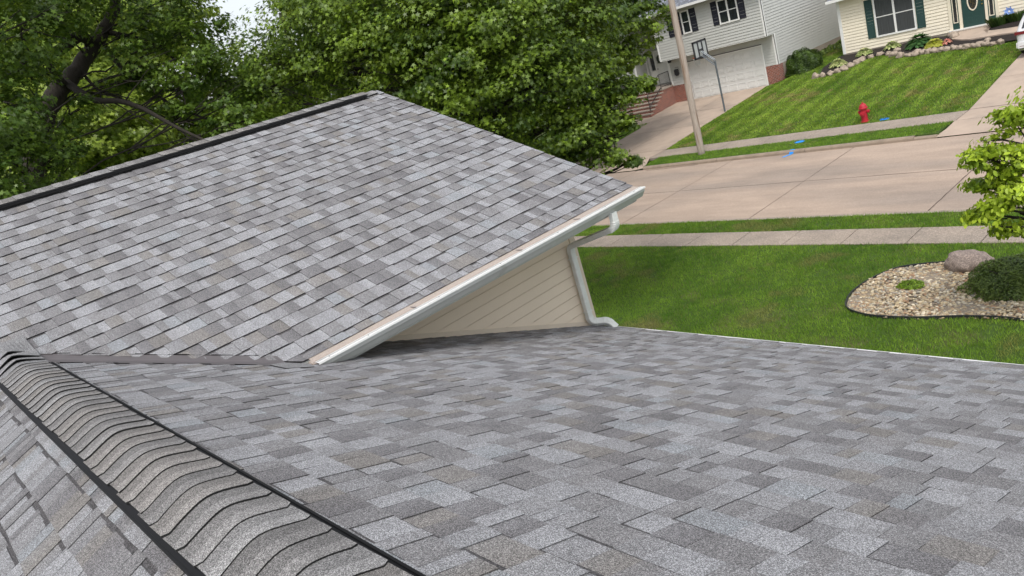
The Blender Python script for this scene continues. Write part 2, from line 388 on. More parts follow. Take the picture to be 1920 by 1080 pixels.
for sgn in (1,-1):
    def vy(x): return YC+sgn*(x-XV)
    for (xa,xb,fn,off) in ((XV,-5.42,ong,-g),(XV,-5.36,onm,g)):
        ve=MB()
        n_=24
        for k in range(n_):
            x0=xa+(xb-xa)*k/n_; x1=xa+(xb-xa)*(k+1)/n_
            h_=.010+.004*math.sin(k*1.7)
            ve.quad(fn(x0+off,vy(x0),h_),fn(x1+off,vy(x1),h_),fn(x1+off,vy(x1),-.002),fn(x0+off,vy(x0),-.002))
        ve.build('shadowed_cut_edge',M_BLACK,house)  # cut thickness of the shingles, blackened to paint in its shadow line
# shingle pieces closing the lower end of the valley
vp=MB()
a=[ong(-5.56,1.86,.016),ong(-5.36,1.94,.018),ong(-5.285,2.12,.018),ong(-5.40,2.16,.014),ong(-5.60,2.0,.014)]
a=[onm(-5.34,1.78,.014),onm(-5.10,1.80,.014),onm(-5.04,1.98,.014),onm(-5.20,2.02,.014),onm(-5.38,1.90,.015)]
vp.quad(*a,col=(.2,.2,.205))
for i in range(5): vp.quad(a[i],a[(i+1)%5],a[(i+1)%5]-Vector((0,0,.008)),a[i]-Vector((0,0,.008)),col=(.03,.03,.03))
vp.build('valley_end_shingle',M_SH,house,col=True)

# ---- ridge vents and caps
def prof(s, yc, zc, soft=.045, lift=.03):
    """height of vent top at offset s from the crest"""
    return zc+lift+SLOPE*soft-SLOPE*math.sqrt(s*s+soft*soft)
def vent(name, axis, c, z, t0, t1, half, lift, parent):
    mb=MB(); n=10
    ss_=[-half+2*half*i/n for i in range(n+1)]
    def P(s,t,h):
        zz=prof(s,c,z,lift=lift)+h
        return (t,c+s,zz) if axis=='x' else (c+s,t,zz)
    for i in range(n):
        a,b=ss_[i],ss_[i+1]
        mb.quad(P(a,t0,0),P(a,t1,0),P(b,t1,0),P(b,t0,0)); mb.quad(P(a,t0,-lift),P(b,t0,-lift),P(b,t1,-lift),P(a,t1,-lift))
        for t in (t0,t1): mb.quad(P(a,t,0),P(b,t,0),P(b,t,-lift),P(a,t,-lift))
    # louvred edges
    for s in (-half,half):
        mb.quad(P(s,t0,0),P(s,t1,0),P(s,t1,-lift),P(s,t0,-lift))
        sg=1 if s>0 else -1
        # raised baffle rib along the edge
        for (o1,o2,h1) in (((.0,.010,.004),(.012,.020,-.008)) if s>0 else ((.0,.006,-.004),)):
            a,b=s+sg*o1,s+sg*o2
            mb.quad(P(a,t0,h1),P(a,t1,h1),P(b,t1,h1),P(b,t0,h1)); mb.quad(P(b,t0,h1),P(b,t1,h1),P(b,t1,h1-.016),P(b,t0,h1-.016)); mb.quad(P(a,t0,h1),P(a,t1,h1),P(a,t1,h1-.016),P(a,t0,h1-.016))
        k=t0
        while k<t1:          # small spacer fins
            a=s+sg*.001; b=s+sg*(.018 if s>0 else .004)
            mb.quad(P(a,k,-.004),P(b,k,-.004),P(b,k,-lift),P(a,k,-lift)); k+=.06
    return mb.build(name,M_BLACK,parent)
v1_=vent('ridge_vent','x',YC,ZC,-6.24,8.4,.172,.026,house)
v2_=vent('ridge_vent','y',XR,ZR,-7.8,5.93,.172,.034,house)
def caps(name, axis, c, z, t0, t1, exp, half, lift, front, seed, parent, up=.0008):
    """cap shingles bent over the ridge; 'front' = +1 when the exposed butt edge is at the +axis end"""
    r=random.Random(seed); mb=MB(); n=14; t=t0
    while t<t1:
        col=r.choice([(.205,.200,.198),(.185,.180,.178),(.225,.222,.222),(.198,.188,.180),(.212,.202,.194)]); k=1+r.uniform(-.06,.06); col=tuple(x*k for x in col)
        jit=r.uniform(-.006,.006); hl=half+r.uniform(-.006,.004); hr=half+r.uniform(-.006,.004)
        lo,hi=(t,t+exp+.004+jit)
        th=.0058+r.uniform(0,.002); ex=max(0,r.uniform(-.006,.004))
        sk=r.uniform(-.006,.006)
        def P(s,tt,h):
            zz=prof(s,c,z,lift=lift)+h
            if front<0: tt=t0+t1-tt
            return (tt,c+s,zz) if axis=='x' else (c+s,tt,zz)
        ssx=[-hl+(hl+hr)*i/n for i in range(n+1)]
        def te(s): # exposed edge with rounded corners and slight wave
            e=abs(s)/half; cut=.022*max(0,(e-.88)/.12)**2
            return hi-cut+sk*(s/half)+.002*math.sin(s*30+t*9)
        def dr(s): return -.006*max(0,(abs(s)/half-.85)/.15)*r.random()
        R=[P(s,te(s),th+up+ex) for s in ssx]; L=[P(s,lo-.03,.0015) for s in ssx]; B=[P(s,te(s),.0) for s in ssx]
        for i in range(n):
            # back part darker: greyer granules, with the neighbouring cap's shade painted in
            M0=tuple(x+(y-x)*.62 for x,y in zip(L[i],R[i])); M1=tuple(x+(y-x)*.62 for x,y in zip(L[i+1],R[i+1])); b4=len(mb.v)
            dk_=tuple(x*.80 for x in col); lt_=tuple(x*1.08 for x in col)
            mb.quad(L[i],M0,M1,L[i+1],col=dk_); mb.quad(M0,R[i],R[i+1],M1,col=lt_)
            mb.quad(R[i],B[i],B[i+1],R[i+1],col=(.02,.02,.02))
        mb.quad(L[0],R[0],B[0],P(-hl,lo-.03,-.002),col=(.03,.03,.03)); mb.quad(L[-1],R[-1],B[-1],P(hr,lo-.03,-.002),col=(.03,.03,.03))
        t+=exp
    if front<0: pass
    return mb.build(name,M_SH,parent,col=True)
caps('ridge_cap_shingles','x',YC,ZC,-6.30,8.3,.143,.158,.029,1,4,v1_)
caps('ridge_cap_shingles','y',XR,ZR,-7.8,5.95,.20,.158,.037,-1,6,v2_)
# last gable caps without vent, and caps where the main ridge runs into the gable slope
caps('ridge_cap_shingles','y',XR,ZR,5.95,6.12,.20,.165,.012,1,16,house)
tc_=MB(); r=random.Random(3)
for i in range(4):
    x1=-6.30-.16*i+.04; x0=x1-.32; n=12; hv=.165; col=r.choice([(.2,.2,.205),(.16,.158,.165),(.23,.23,.235)])
    lf=.014+.013*i; tilt=.10+.03*i
    def P(s,x,h=0,i=i):
        base=max(prof(s,YC,ZC,lift=.026), zg(x)+.012+.0*s)
        bow=.0
        sx=x+ .25*s*(-1 if s>0 else 1)*0
        return (sx,YC+s,base+h+lf*(1-(abs(s)/hv)*.75)*(x-x0)/.32+.004*i)
    for k in range(n):
        a=-hv+2*hv*k/n; b=a+2*hv/n
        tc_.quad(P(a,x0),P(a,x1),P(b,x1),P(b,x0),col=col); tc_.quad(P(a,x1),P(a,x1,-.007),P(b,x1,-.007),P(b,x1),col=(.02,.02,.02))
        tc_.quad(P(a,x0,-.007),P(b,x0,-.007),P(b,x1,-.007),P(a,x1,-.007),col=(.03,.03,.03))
tc_.build('ridge_end_shingles',M_SH,house,col=True)

# ---- walls
def siding(mb, p0, u, w, h, n, exp=.125, lap=.013, ztop=None, mi=0, slot=.016):
    """lapped boards from p0 (lower corner) along u for w, up for h, outward normal n; a recessed slot under each lap"""
    p0=Vector(p0); u=Vector(u); n=Vector(n); z=0; Z=Vector((0,0,1))
    while z<h-1e-4:
        z1=min(h,z+exp); a=p0+Z*z; b=p0+Z*max(z1-slot,z); t=p0+Z*z1; k=(z1-z)/exp
        lo=n*(lap+.012); hi=n*.016; bk=n*.001
        mb.quad(a+lo,a+u*w+lo,b+u*w+hi,b+hi,mi=mi)
        mb.quad(b+hi,b+u*w+hi,b+u*w+bk,b+bk,mi=mi); mb.quad(b+bk,b+u*w+bk,t+u*w+bk,t+bk,mi=mi)
        mb.quad(a+bk,a+u*w+bk,a+u*w+lo,a+lo,mi=mi)
        for q in (0,w): mb.quad(a+u*q+lo,a+u*q+bk,b+u*q+bk,b+u*q+hi,mi=mi)
        z=z1
wl=MB()
WX=-6.23
# east wall of the gable wing: boards cut to follow the main roof line
z=-3.62
while z<-1.90:
    z1=z+.1235
    # board spans y from the roof line to the corner
    def yroof(zz): return YC+(ZC-zz)/SLOPE
    ya,yb=yroof(z)-.02,yroof(z1)-.02
    ya=min(ya,5.955); yb=min(yb,5.955)
    if yb<5.95:
        zs=z1-.009; wl.quad((WX+.018,ya,z),(WX+.018,5.955,z),(WX+.010,5.955,zs),(WX+.010,yb,zs)); wl.quad((WX,ya,z),(WX,5.955,z),(WX+.018,5.955,z),(WX+.018,ya,z)); wl.quad((WX+.002,ya,zs),(WX+.002,5.955,zs),(WX+.010,5.955,zs),(WX+.010,ya,zs))
    z=z1
siding(wl,(-12.99,5.955,-6.45),(1,0,0),6.75,4.6,(0,1,0))
siding(wl,(-12.99,-7.5,-6.45),(0,1,0),13.45,4.6,(-1,0,0))
wl.build('wall_siding',M_BEIGE,house)
wb=MB()
wb.box(-12.98,-7.5,-6.6,WX-.001,5.95,-1.93)
wb.box(WX+.001,-4.3,-6.6,8.1,5.55,-3.35)
# gable triangle (front)
wb.quad((-12.98,5.951,-1.93),(WX,5.951,-1.93),(XR,5.951,ZR-.08))
wb.build('wall',M_BEIGE,house)
tb=MB(); tb.box(WX-.09,5.94,-6.5,WX+.03,6.03,-1.90); tb.build('corner_board',M_BEIGET,house)
# trim strip where the siding meets the roof
ts=MB()
for k in range(1):
    y0,y1=2.0,5.93
    a=[(WX+.022,y0,zm(y0)+.01),(WX+.022,y1,zm(y1)+.01),(WX+.022,y1,zm(y1)+.062),(WX+.022,y0,zm(y0)+.062)]
    b=[(WX+.0,p[1],p[2]) for p in a]
    ts.quad(*a); ts.quad(a[3],a[2],b[2],b[3])
ts.build('base_trim',M_BEIGET,house)
# soffit, fascia and frieze of the east eave
sf=MB()
sf.box(EX-.93,1.0,-1.86,EX-.012,6.22,-1.845)
sf.build('soffit',M_BEIGET,house)
fa=MB(); fa.box(EX-.03,1.86,-1.88,EX-.006,6.235,-1.715); fa.box(-13.9,6.225,-1.88,-5.31,6.2248,-1.87)
fa.build('fascia',M_GUT,house)
# rake boards
rk=MB()
for (x0,x1) in ((XR,EX-.01),(XR,-13.89)):
    a=Vector((x0,6.228,zg(x0)-.012)); b=Vector((x1,6.228,zg(x1)-.012)); d=Vector((0,0,-.17)); o=Vector((0,.02,0))
    rk.quad(a,b,b+d,a+d); rk.quad(a+o,b+o,b+o+d,a+o+d); rk.quad(a,b,b+o,a+o); rk.quad(a+d,b+d,b+o+d,a+o+d)
rk.build('rake_board',M_GUT,house)
# ---- gutter (K profile extruded along Y)
GY0,GY1=2.09,6.27
gut=MB()
pr=[(-5.30,-1.722),(-5.30,-1.835),(-5.232,-1.838),(-5.222,-1.825),(-5.205,-1.80),(-5.192,-1.785),(-5.182,-1.775),(-5.178,-1.742),(-5.170,-1.738),(-5.170,-1.732),(-5.196,-1.730)]
for i in range(len(pr)-1):
    (x0,z0),(x1,z1)=pr[i],pr[i+1]; gut.quad((x0,GY0,z0),(x0,GY1,z0),(x1,GY1,z1),(x1,GY0,z1))
for y in (GY0,GY1): gut.quad(*[(x,y,z) for x,z in pr[:-1]])
g_=gut.build('gutter',M_GUT,house)
lp=MB()
for a,b in (((-5.212,-1.729),(-5.166,-1.7265)),((-5.166,-1.7265),(-5.164,-1.742)),((-5.222,-1.724),(-5.214,-1.726))):
    lp.quad((a[0],GY0-.02,a[1]),(a[0],GY1+.004,a[1]),(b[0],GY1+.004,b[1]),(b[0],GY0-.02,b[1]))
lp.build('gutter_lip',M_WHITE,g_)
gd=MB(); n=40
for i in range(n):
    y0=GY0-.03+(GY1-GY0)*i/n; y1=GY0-.03+(GY1-GY0)*(i+1)/n
    for (a,b) in (((-5.305,-1.703),(-5.29,-1.709)),((-5.29,-1.709),(-5.255,-1.716)),((-5.255,-1.716),(-5.224,-1.7235))):
        w0=.0015*math.sin(y0*7); w1=.0015*math.sin(y1*7)
        gd.quad((a[0],y0,a[1]+w0),(a[0],y1,a[1]+w1),(b[0],y1,b[1]+w1),(b[0],y0,b[1]+w0))
gd.lathe((-5.245,GY0-.05,-1.738),[(.014,0),(.024,.004),(.024,.05),(.02,.055)],n=10,axis='y')
gd.lathe((-5.272,GY0-.05,-1.732),[(.010,0),(.018,.004),(.018,.05),(.014,.055)],n=10,axis='y')
gd.build('gutter_guard',M_GUARD,g_)
for y in (3.05,4.35,5.2):
    sm=MB(); sm.obox((-5.25,y,-1.712),(.055,.004,0),(-.002,.004,0),(0,0,.002)); sm.build('gutter_seam',M_FLASH,g_)
for y in (2.18,2.55,3.3,4.05,4.85,5.6,6.1):
    sm=MB(); sm.lathe((-5.19,y,-1.7285),[(.005,0),(.005,.003),(.002,.005)],n=8); sm.build('gutter_screw',M_FLASH,g_)
# ---- downspout
def sweep_rect(pts, w, d, parent, name, m, ribs=()):
    """rect tube along pts with rounded corners; cross axes: 'a' kept close to world Y"""
    P=[Vector(p) for p in pts]; path=[]; flags=[]
    for i,p in enumerate(P):
        if i in (0,len(P)-1): path.append(p); flags.append(0); continue
        r_=min(.085,(P[i]-P[i-1]).length*.45,(P[i+1]-P[i]).length*.45)
        a=p+(P[i-1]-p).normalized()*r_; b=p+(P[i+1]-p).normalized()*r_
        for k in range(17):
            t=k/16; path.append(a*(1-t)**2+p*2*t*(1-t)+b*t*t); flags.append(1 if 0<k<16 and k%2 else 0)
    mb=MB(); prev=None
    for i,p in enumerate(path):
        d_=(path[min(i+1,len(path)-1)]-path[max(i-1,0)]).normalized()
        ref=Vector((0,1,0)) if prev is None else prev
        a=(ref-d_*ref.dot(d_)).normalized(); prev=a; b=d_.cross(a)
        s=1.12 if flags[i] else 1.0
        base=len(mb.v); c=.006
        for (x,y) in ((w-c,d),(-w+c,d),(-w,d-c),(-w,-d+c),(-w+c,-d),(w-c,-d),(w,-d+c),(w,d-c)):
            mb.v.append(tuple(p+a*x*s+b*y*s)); mb.c.append((1,1,1))
        if i:
            for k in range(8): mb.f.append((base-8+k,base-8+(k+1)%8,base+(k+1)%8,base+k)); mb.m.append(0)
        elif True: mb.f.append(tuple(base+k for k in range(8))); mb.m.append(0)
    mb.f.append(tuple(base+k for k in reversed(range(8)))); mb.m.append(0)
    return mb.build(name,m,parent)
ds=sweep_rect([(-5.225,5.72,-1.83),(-5.225,5.72,-2.00),(-6.15,5.87,-2.27),(-6.15,5.87,-3.27),(-5.985,6.0,-3.295),(-5.92,6.035,-3.40)],.041,.031,house,'downspout',M_DSP)
cl_=MB(); cl_.obox((-6.15,5.87,-2.42),(.034,0,0),(0,.052,0),(0,0,.006)); cl_.build('bracket',M_DSP,ds); cl_=MB(); cl_.obox((-6.15,5.87,-3.12),(.036,0,0),(0,.046,0),(0,0,.006)); cl_.build('bracket',M_DSP,ds)
# ---- main eave: drip edge and gutter
de=MB(); de.box(-6.1,EY-.002,zm(EY)-.06,8.5,EY+.010,zm(EY)+.008); de.build('drip_edge',M_WHITE,house)
mg=MB()
pr=[(EY+.012,-3.50),(EY+.012,-3.60),(EY+.06,-3.60),(EY+.09,-3.56),(EY+.105,-3.54),(EY+.107,-3.51)]
for i in range(len(pr)-1):
    (y0,z0),(y1,z1)=pr[i],pr[i+1]; mg.quad((-6.1,y0,z0),(8.5,y0,z0),(8.5,y1,z1),(-6.1,y1,z1))
mg.build('gutter',M_WHITE,house)
ms=MB(); ms.box(-6.1,5.55,-3.53,8.4,EY-.004,-3.515); ms.build('soffit',M_BEIGET,house)

# ================================================================== GROUND AND STREET
def sheet(name,x0,y0,x1,y1,z,m,nx=1,ny=1,f=None,kind='structure'):
    mb=MB()
    for i in range(nx):
        for j in range(ny):
            xa,xb=x0+(x1-x0)*i/nx,x0+(x1-x0)*(i+1)/nx; ya,yb=y0+(y1-y0)*j/ny,y0+(y1-y0)*(j+1)/ny
            h=(lambda x,y: z) if f is None else f
            mb.quad((xa,ya,h(xa,ya)),(xb,ya,h(xb,ya)),(xb,yb,h(xb,yb)),(xa,yb,h(xa,yb)))
    o=mb.build(name,m,None,weld=True); tag(o,kind=kind); return o
sheet('ground',-600,-300,500,800,-6.95,M_SOIL)
sheet('lawn_ground',-70,-25,45,16.98,-6.612,M_SOIL)
sheet('verge_ground',-70,18.05,45,19.12,-6.605,M_SOIL)
for a_,b_ in ((-70,-30.1),(-22.4,-9.62),(-2.75,45)): tag(MB().box(a_,27.425,-6.9,b_,28.855,-6.575).build('far_verge_ground',M_SOIL),kind='structure')
sheet('far_lawn_ground',-70,30.34,45,80,0,M_SOIL,115,60,lambda x,y:T(x,y)-.012)
def panels(name,x0,x1,dx,xs,y0,y1,z,m,gap=.006,th=.12,kind='structure',dz=.0015):
    mb=MB(); x=xs-math.ceil((xs-x0)/dx)*dx; r=random.Random(5)
    while x<x1:
        h=z+r.uniform(-dz,dz); mb.box(x+gap,y0,z-th,x+dx-gap,y1,h); x+=dx
    o=mb.build(name,m); bevel(o,.006,1); return tag(o,kind=kind)
panels('sidewalk',-60,40,1.534,-14.58,16.98,18.05,-6.59,M_WALK,gap=.011)
panels('far_sidewalk',-60,40,2.1,-17.2,28.86,30.345,-6.562,M_WALK,gap=.008)
panels('curb',-60,40,3.1,-14.5,19.12,19.27,-6.597,M_WALK,gap=.004,th=.2)
panels('road',-60,40,5.13,-12.45,19.27,23.25,-6.72,M_ROAD,gap=.004)
o=panels('road',-60,40,5.13,-12.45,23.265,27.28,-6.72,M_ROAD,gap=.004)
# far curb (dropped where the drives meet the road)
fc=MB()
def curbpiece(x0,x1,h=.145):
    prf=[(27.26,-6.73),(27.265,-6.72+h*.55),(27.30,-6.72+h*.92),(27.335,-6.72+h),(27.425,-6.72+h),(27.43,-6.75)]
    for i in range(len(prf)-1):
        (y0,z0),(y1,z1)=prf[i],prf[i+1]; fc.quad((x0,y0,z0),(x1,y0,z0),(x1,y1,z1),(x0,y1,z1))
    for x in (x0,x1): fc.quad(*[(x,y,z) for y,z in prf])
for a,b in ((-45,-30.2),(-22.35,-18.35),(-18.33,-14.35),(-14.33,-10.35),(-2.6,3),(3.02,8)): curbpiece(a,b)
curbpiece(-10.34,-9.62,.10)
tag(fc.build('far_curb',M_CURB),kind='structure')
# tarry, uneven joints
def seam(mb,p,q,w,z,seed,n=60):
    r=random.Random(seed); p=Vector((*p,z)); q=Vector((*q,z)); d=(q-p).normalized(); s=Vector((-d.y,d.x,0)); pv=None
    for i in range(n+1):
        t=i/n; c=p.lerp(q,t)+s*.012*noise.noise(Vector((t*22,seed,0))); ww=w*(.55+.9*abs(noise.noise(Vector((t*31,seed*3,1)))))
        a,b=c+s*ww,c-s*ww
        if pv: mb.quad(pv[0],pv[1],b,a)
        pv=(a,b)
js=MB()
for k in range(-5,6):
    x=-12.45+5.13*k; seam(js,(x,19.3),(x+.03,27.26),.011 if k!=1 else .019,-6.712,k+7)
seam(js,(-45,23.258),(30,23.258),.012,-6.712,99,n=400)
seam(js,(-22,27.05),(-19.2,27.15),.03,-6.711,55)
tag(js.build('road_joints',M_SEAM),kind='structure')
# driveways across the street
def drive(name,poly_rows,m,z=.004,nsub=10):
    """rows: list of (y, x0, x1)"""
    mb=MB()
    for (ya,a0,a1),(yb,b0,b1) in zip(poly_rows,poly_rows[1:]):
        for i in range(nsub):
            t0,t1=i/nsub,(i+1)/nsub; P=[]
            for (x,y) in ((a0+(a1-a0)*t0,ya),(a0+(a1-a0)*t1,ya),(b0+(b1-b0)*t1,yb),(b0+(b1-b0)*t0,yb)): P.append((x,y,(T(x,y) if y>=30.34 else GZ(y))+z))
            mb.quad(*P)
    o=mb.build(name,m,weld=True); return tag(o,kind='structure')
def GZ(y): return -6.70+.03*ss(27.2,27.42,y)+(.105)*ss(27.35,28.9,y)
rows=[(27.262,-30.15,-22.9),(27.42,-30.1,-22.35),(27.9,-29.6,-22.6),(28.86,-29.1,-23.08),(30.34,-28.75,-23.12)]+[(30.34+i*(41.15-30.34)/12,-28.7-(4.6*ss(36.3,37.6,30.34+i*(41.15-30.34)/12)),-23.15) for i in range(1,13)]
drive('driveway',rows,M_DRIVE,z=.012)
rows=[(27.262,-9.7,-2.7),(27.42,-9.66,-2.75),(28.0,-9.55,-3.0),(28.86,-9.52,-3.2),(30.34,-9.5,-3.3)]+[(30.34+i*1.3,-9.5,-3.3) for i in range(1,12)]
drive('neighbouring_driveway',rows,M_DRIVE,z=.012)
jd=MB()
def seamT(pts,w,seed,dz=.018):
    r=random.Random(seed); pv=None; P=[]
    for a,b in zip(pts,pts[1:]):
        n=max(2,int((Vector(b)-Vector(a)).length/.15))
        for i in range(n): P.append(Vector(a).lerp(Vector(b),i/n))
    P.append(Vector(pts[-1]))
    for i,p in enumerate(P):
        d=(P[min(i+1,len(P)-1)]-P[max(0,i-1)]).normalized(); s=Vector((-d.y,d.x)); ww=w*(.6+.8*abs(noise.noise(Vector((i*.4,seed,0)))))
        q=[]
        for sg in (1,-1):
            x,y=p.x+s.x*ww*sg,p.y+s.y*ww*sg; zz=(T(x,y) if y>=30.34 else GZ(y)); q.append((x,y,zz+dz))
        if pv: jd.quad(pv[0],pv[1],q[1],q[0])
        pv=q
for y in (28.86,30.36,34.4,37.6): seamT([(-29,y),(-23.2,y)],.014,y)
for y in (28.86,30.36): seamT([(-9.5,y),(-3.4,y)],.022 if y>30 else .01,y)
seamT([(-25.9,28),(-25.9,41.1)],.01,3); seamT([(-6.4,28),(-6.4,43)],.01,4); seamT([(-23.12,28.86),(-23.16,30.4)],.02,7); seamT([(-9.5,28.9),(-9.5,30.4)],.015,8)
seamT([(-28.7,36.4),(-27.0,38.2),(-25.9,38.8)],.012,9)
for y in (34.0,37.5): seamT([(-9.5,y),(-3.4,y)],.01,y)
tag(jd.build('driveway_joints',M_SEAM),kind='structure')
# front walk of the cream house
fwk=MB()
wp=[(-13.62,42.06),(-13.1,41.55),(-12.6,41.22),(-11.9,41.13),(-11.2,41.02),(-10.6,40.8),(-9.45,40.6),(-9.45,41.75),(-10.9,41.9),(-11.9,42.15),(-12.35,42.5),(-12.2,43.2),(-13.75,43.3),(-13.75,42.6)]
cx,cy=-12.0,41.8
for i in range(len(wp)):
    a=wp[i]; b=wp[(i+1)%len(wp)]
    fwk.quad((cx,cy,T(cx,cy)+.11),(a[0],a[1],T(*a)+.11),(b[0],b[1],T(*b)+.11)); fwk.quad((a[0],a[1],T(*a)+.11),(a[0],a[1],T(*a)-.05),(b[0],b[1],T(*b)-.05),(b[0],b[1],T(*b)+.11))
tag(fwk.build('front_walk',M_DRIVE),kind='structure')

# ------------------------------------------------------------------ grass
def inpoly(x,y,poly):
    c=np.zeros(len(x),bool); n=len(poly)
    for i in range(n):
        x1,y1=poly[i]; x2,y2=poly[(i+1)%n]
        k=((y1>y)!=(y2>y))&(x<(x2-x1)*(y-y1)/(y2-y1+1e-12)+x1); c^=k
    return c
def vnoise(x,y,s,seed=0):
    """smooth value noise, vectorised"""
    x=x*s+seed*17.3; y=y*s-seed*9.1; xi=np.floor(x).astype(int); yi=np.floor(y).astype(int); fx=x-xi; fy=y-yi
    fx=fx*fx*(3-2*fx); fy=fy*fy*(3-2*fy)
    def h(a,b): 
        v=np.sin(a*127.1+b*311.7+seed*7.7)*43758.5453; return v-np.floor(v)
    return (h(xi,yi)*(1-fx)+h(xi+1,yi)*fx)*(1-fy)+(h(xi,yi+1)*(1-fx)+h(xi+1,yi+1)*fx)*fy
PAINT=[]
def grass(name,x0,y0,x1,y1,dens,hgt,wid,zf,keep=None,seed=1,stripes=0,label=None,brown=.68):
    g=np.random.default_rng(seed); n=int((x1-x0)*(y1-y0)*dens); x=g.uniform(x0,x1,n); y=g.uniform(y0,y1,n)
    if keep is not None: k=keep(x,y); x=x[k]; y=y[k]
    thin=vnoise(x,y,2.2,seed+5)*.6+vnoise(x,y,7,seed+6)*.4; k=g.random(len(x))>np.clip((.30-thin)*4,0,.8); x=x[k]; y=y[k]
    n=len(x); z=zf(x,y); a=g.uniform(0,2*np.pi,n); h=hgt*g.uniform(.5,1.25,n)*(.8+.5*vnoise(x,y,3,seed)); w=wid*g.uniform(.7,1.3,n)
    ln=g.uniform(.1,.8,n)*h; la=g.uniform(0,2*np.pi,n)
    if stripes: la=np.where(np.sin(x*2*np.pi/stripes+1.5*vnoise(x,y,.3,3))>0,1.2,4.3)+g.normal(0,.8,n); ln=h*g.uniform(.2,.6,n)
    V=np.empty((n,3,3)); V[:,0]=np.c_[x-np.cos(a)*w,y-np.sin(a)*w,z-.005]; V[:,1]=np.c_[x+np.cos(a)*w,y+np.sin(a)*w,z-.005]; V[:,2]=np.c_[x+np.cos(la)*ln,y+np.sin(la)*ln,z+h]
    f1=vnoise(x,y,.45,seed+1); f2=vnoise(x,y,1.7,seed+2); f3=vnoise(x,y,6,seed+3)
    k=np.clip(.5+1.5*(.3*f1+.35*f2+.35*f3-.5),0,1)
    c0=np.array([.068,.165,.012]); c1=np.array([.225,.365,.042]); dry=np.array([.26,.22,.09])
    C=c0[None]*(1-k[:,None])+c1[None]*k[:,None]
    d=np.clip((vnoise(x,y,.8,seed+8)*.6+vnoise(x,y,3,seed+9)*.4-brown)*4,0,.6)+ (g.random(n)<.035)*.8
    d=np.clip(d,0,.9)[:,None]; C=C*(1-d)+dry[None]*d; C*=g.uniform(.65,1.35,n)[:,None]
    if stripes: C*=np.array([1.15,1.0,1.15])[None]; C*=(1.16+.03*np.sign(np.sin(x*2*np.pi/stripes)))[:,None]
    for (px,py,rx,ry) in PAINT:
        q=((x-px)/rx)**2+((y-py)/ry)**2<g.uniform(.5,1.3,n); C[q]=np.array([.04,.33,.80])
    o=np_mesh(name,V.reshape(-1,3),3,C,M_GRASS); tag(o,label,'grass',kind='stuff'); return o
BED=[(-6.05,13.10),(-6.48,13.22),(-6.75,13.42),(-6.88,13.73),(-6.95,14.2),(-6.85,14.85),(-6.56,15.45),(-6.15,15.70),(-5.66,15.83),(-5.2,15.85),(-4.4,15.75),(-3.4,15.6),(-2.2,15.5),(-1.2,15.1),(-.7,14.4),(-.9,13.7),(-1.6,13.3),(-2.6,13.25),(-3.68,13.3),(-4.0,13.34),(-4.6,13.3),(-5.35,13.13)]
PAINT[:]=[(-15.12,28.48,.22,.20),(-12.60,30.60,.20,.13)]
c6=lambda z:(lambda x,y:np.full(len(x),z))
grass('lawn',-19,10.6,1.5,16.99,1900,.055,.0060,c6(-6.612),keep=lambda x,y:~inpoly(x,y,BED),seed=21,label='mown green front lawn below the near roof eave')
grass('verge_grass',-22,18.03,2,19.13,1900,.060,.0065,c6(-6.605),seed=31,brown=.58,label='strip of grass between near sidewalk and road')
def kv(x,y): return (x>-22.35+.7*(y-28.6).clip(-2,0)*-0 )&(x<-9.75-.0*y)&((x>-22.35)|(y>28))&(x<-9.6-(28.8-y)*.15)
grass('far_verge_grass',-22.5,27.44,-9.5,28.9,1300,.055,.009,c6(-6.575),keep=lambda x,y:(x>-22.25-.35*(y-27.4))&(x<-9.55-(28.9-y)*.1),seed=41,label='grass strip holding the utility pole across the road')
RB=[(-19.51,39.51),(-18.73,39.67),(-18.2,40.09),(-17.88,41.05),(-17.44,41.83),(-16.5,41.8),(-15.55,40.65),(-14.15,40.37),(-12.78,40.06),(-11.05,39.5),(-9.6,39.4),(-9.6,44),(-20.0,44),(-20.05,41.2)]
grass('far_lawn',-23.3,30.36,-9.45,46,760,.055,.013,Tn,keep=lambda x,y:(~inpoly(x,y,RB))&(x>-23.17)&(x<-9.53)&((y<43.6)|(x<-19.7))&((y<41.1)|(x>-22.2)),seed=51,stripes=1.1,brown=.68,label='sloping striped lawn across the road with hydrant')
grass('left_far_lawn',-34,30.36,-28.72,36.7,500,.06,.015,Tn,seed=61,brown=.7,label='dark patch of lawn left of the far driveway')
grass('left_verge_grass',-40,27.44,-30.2,28.86,400,.06,.016,c6(-6.575),seed=62,label='grass strip left of the far driveway entrance')

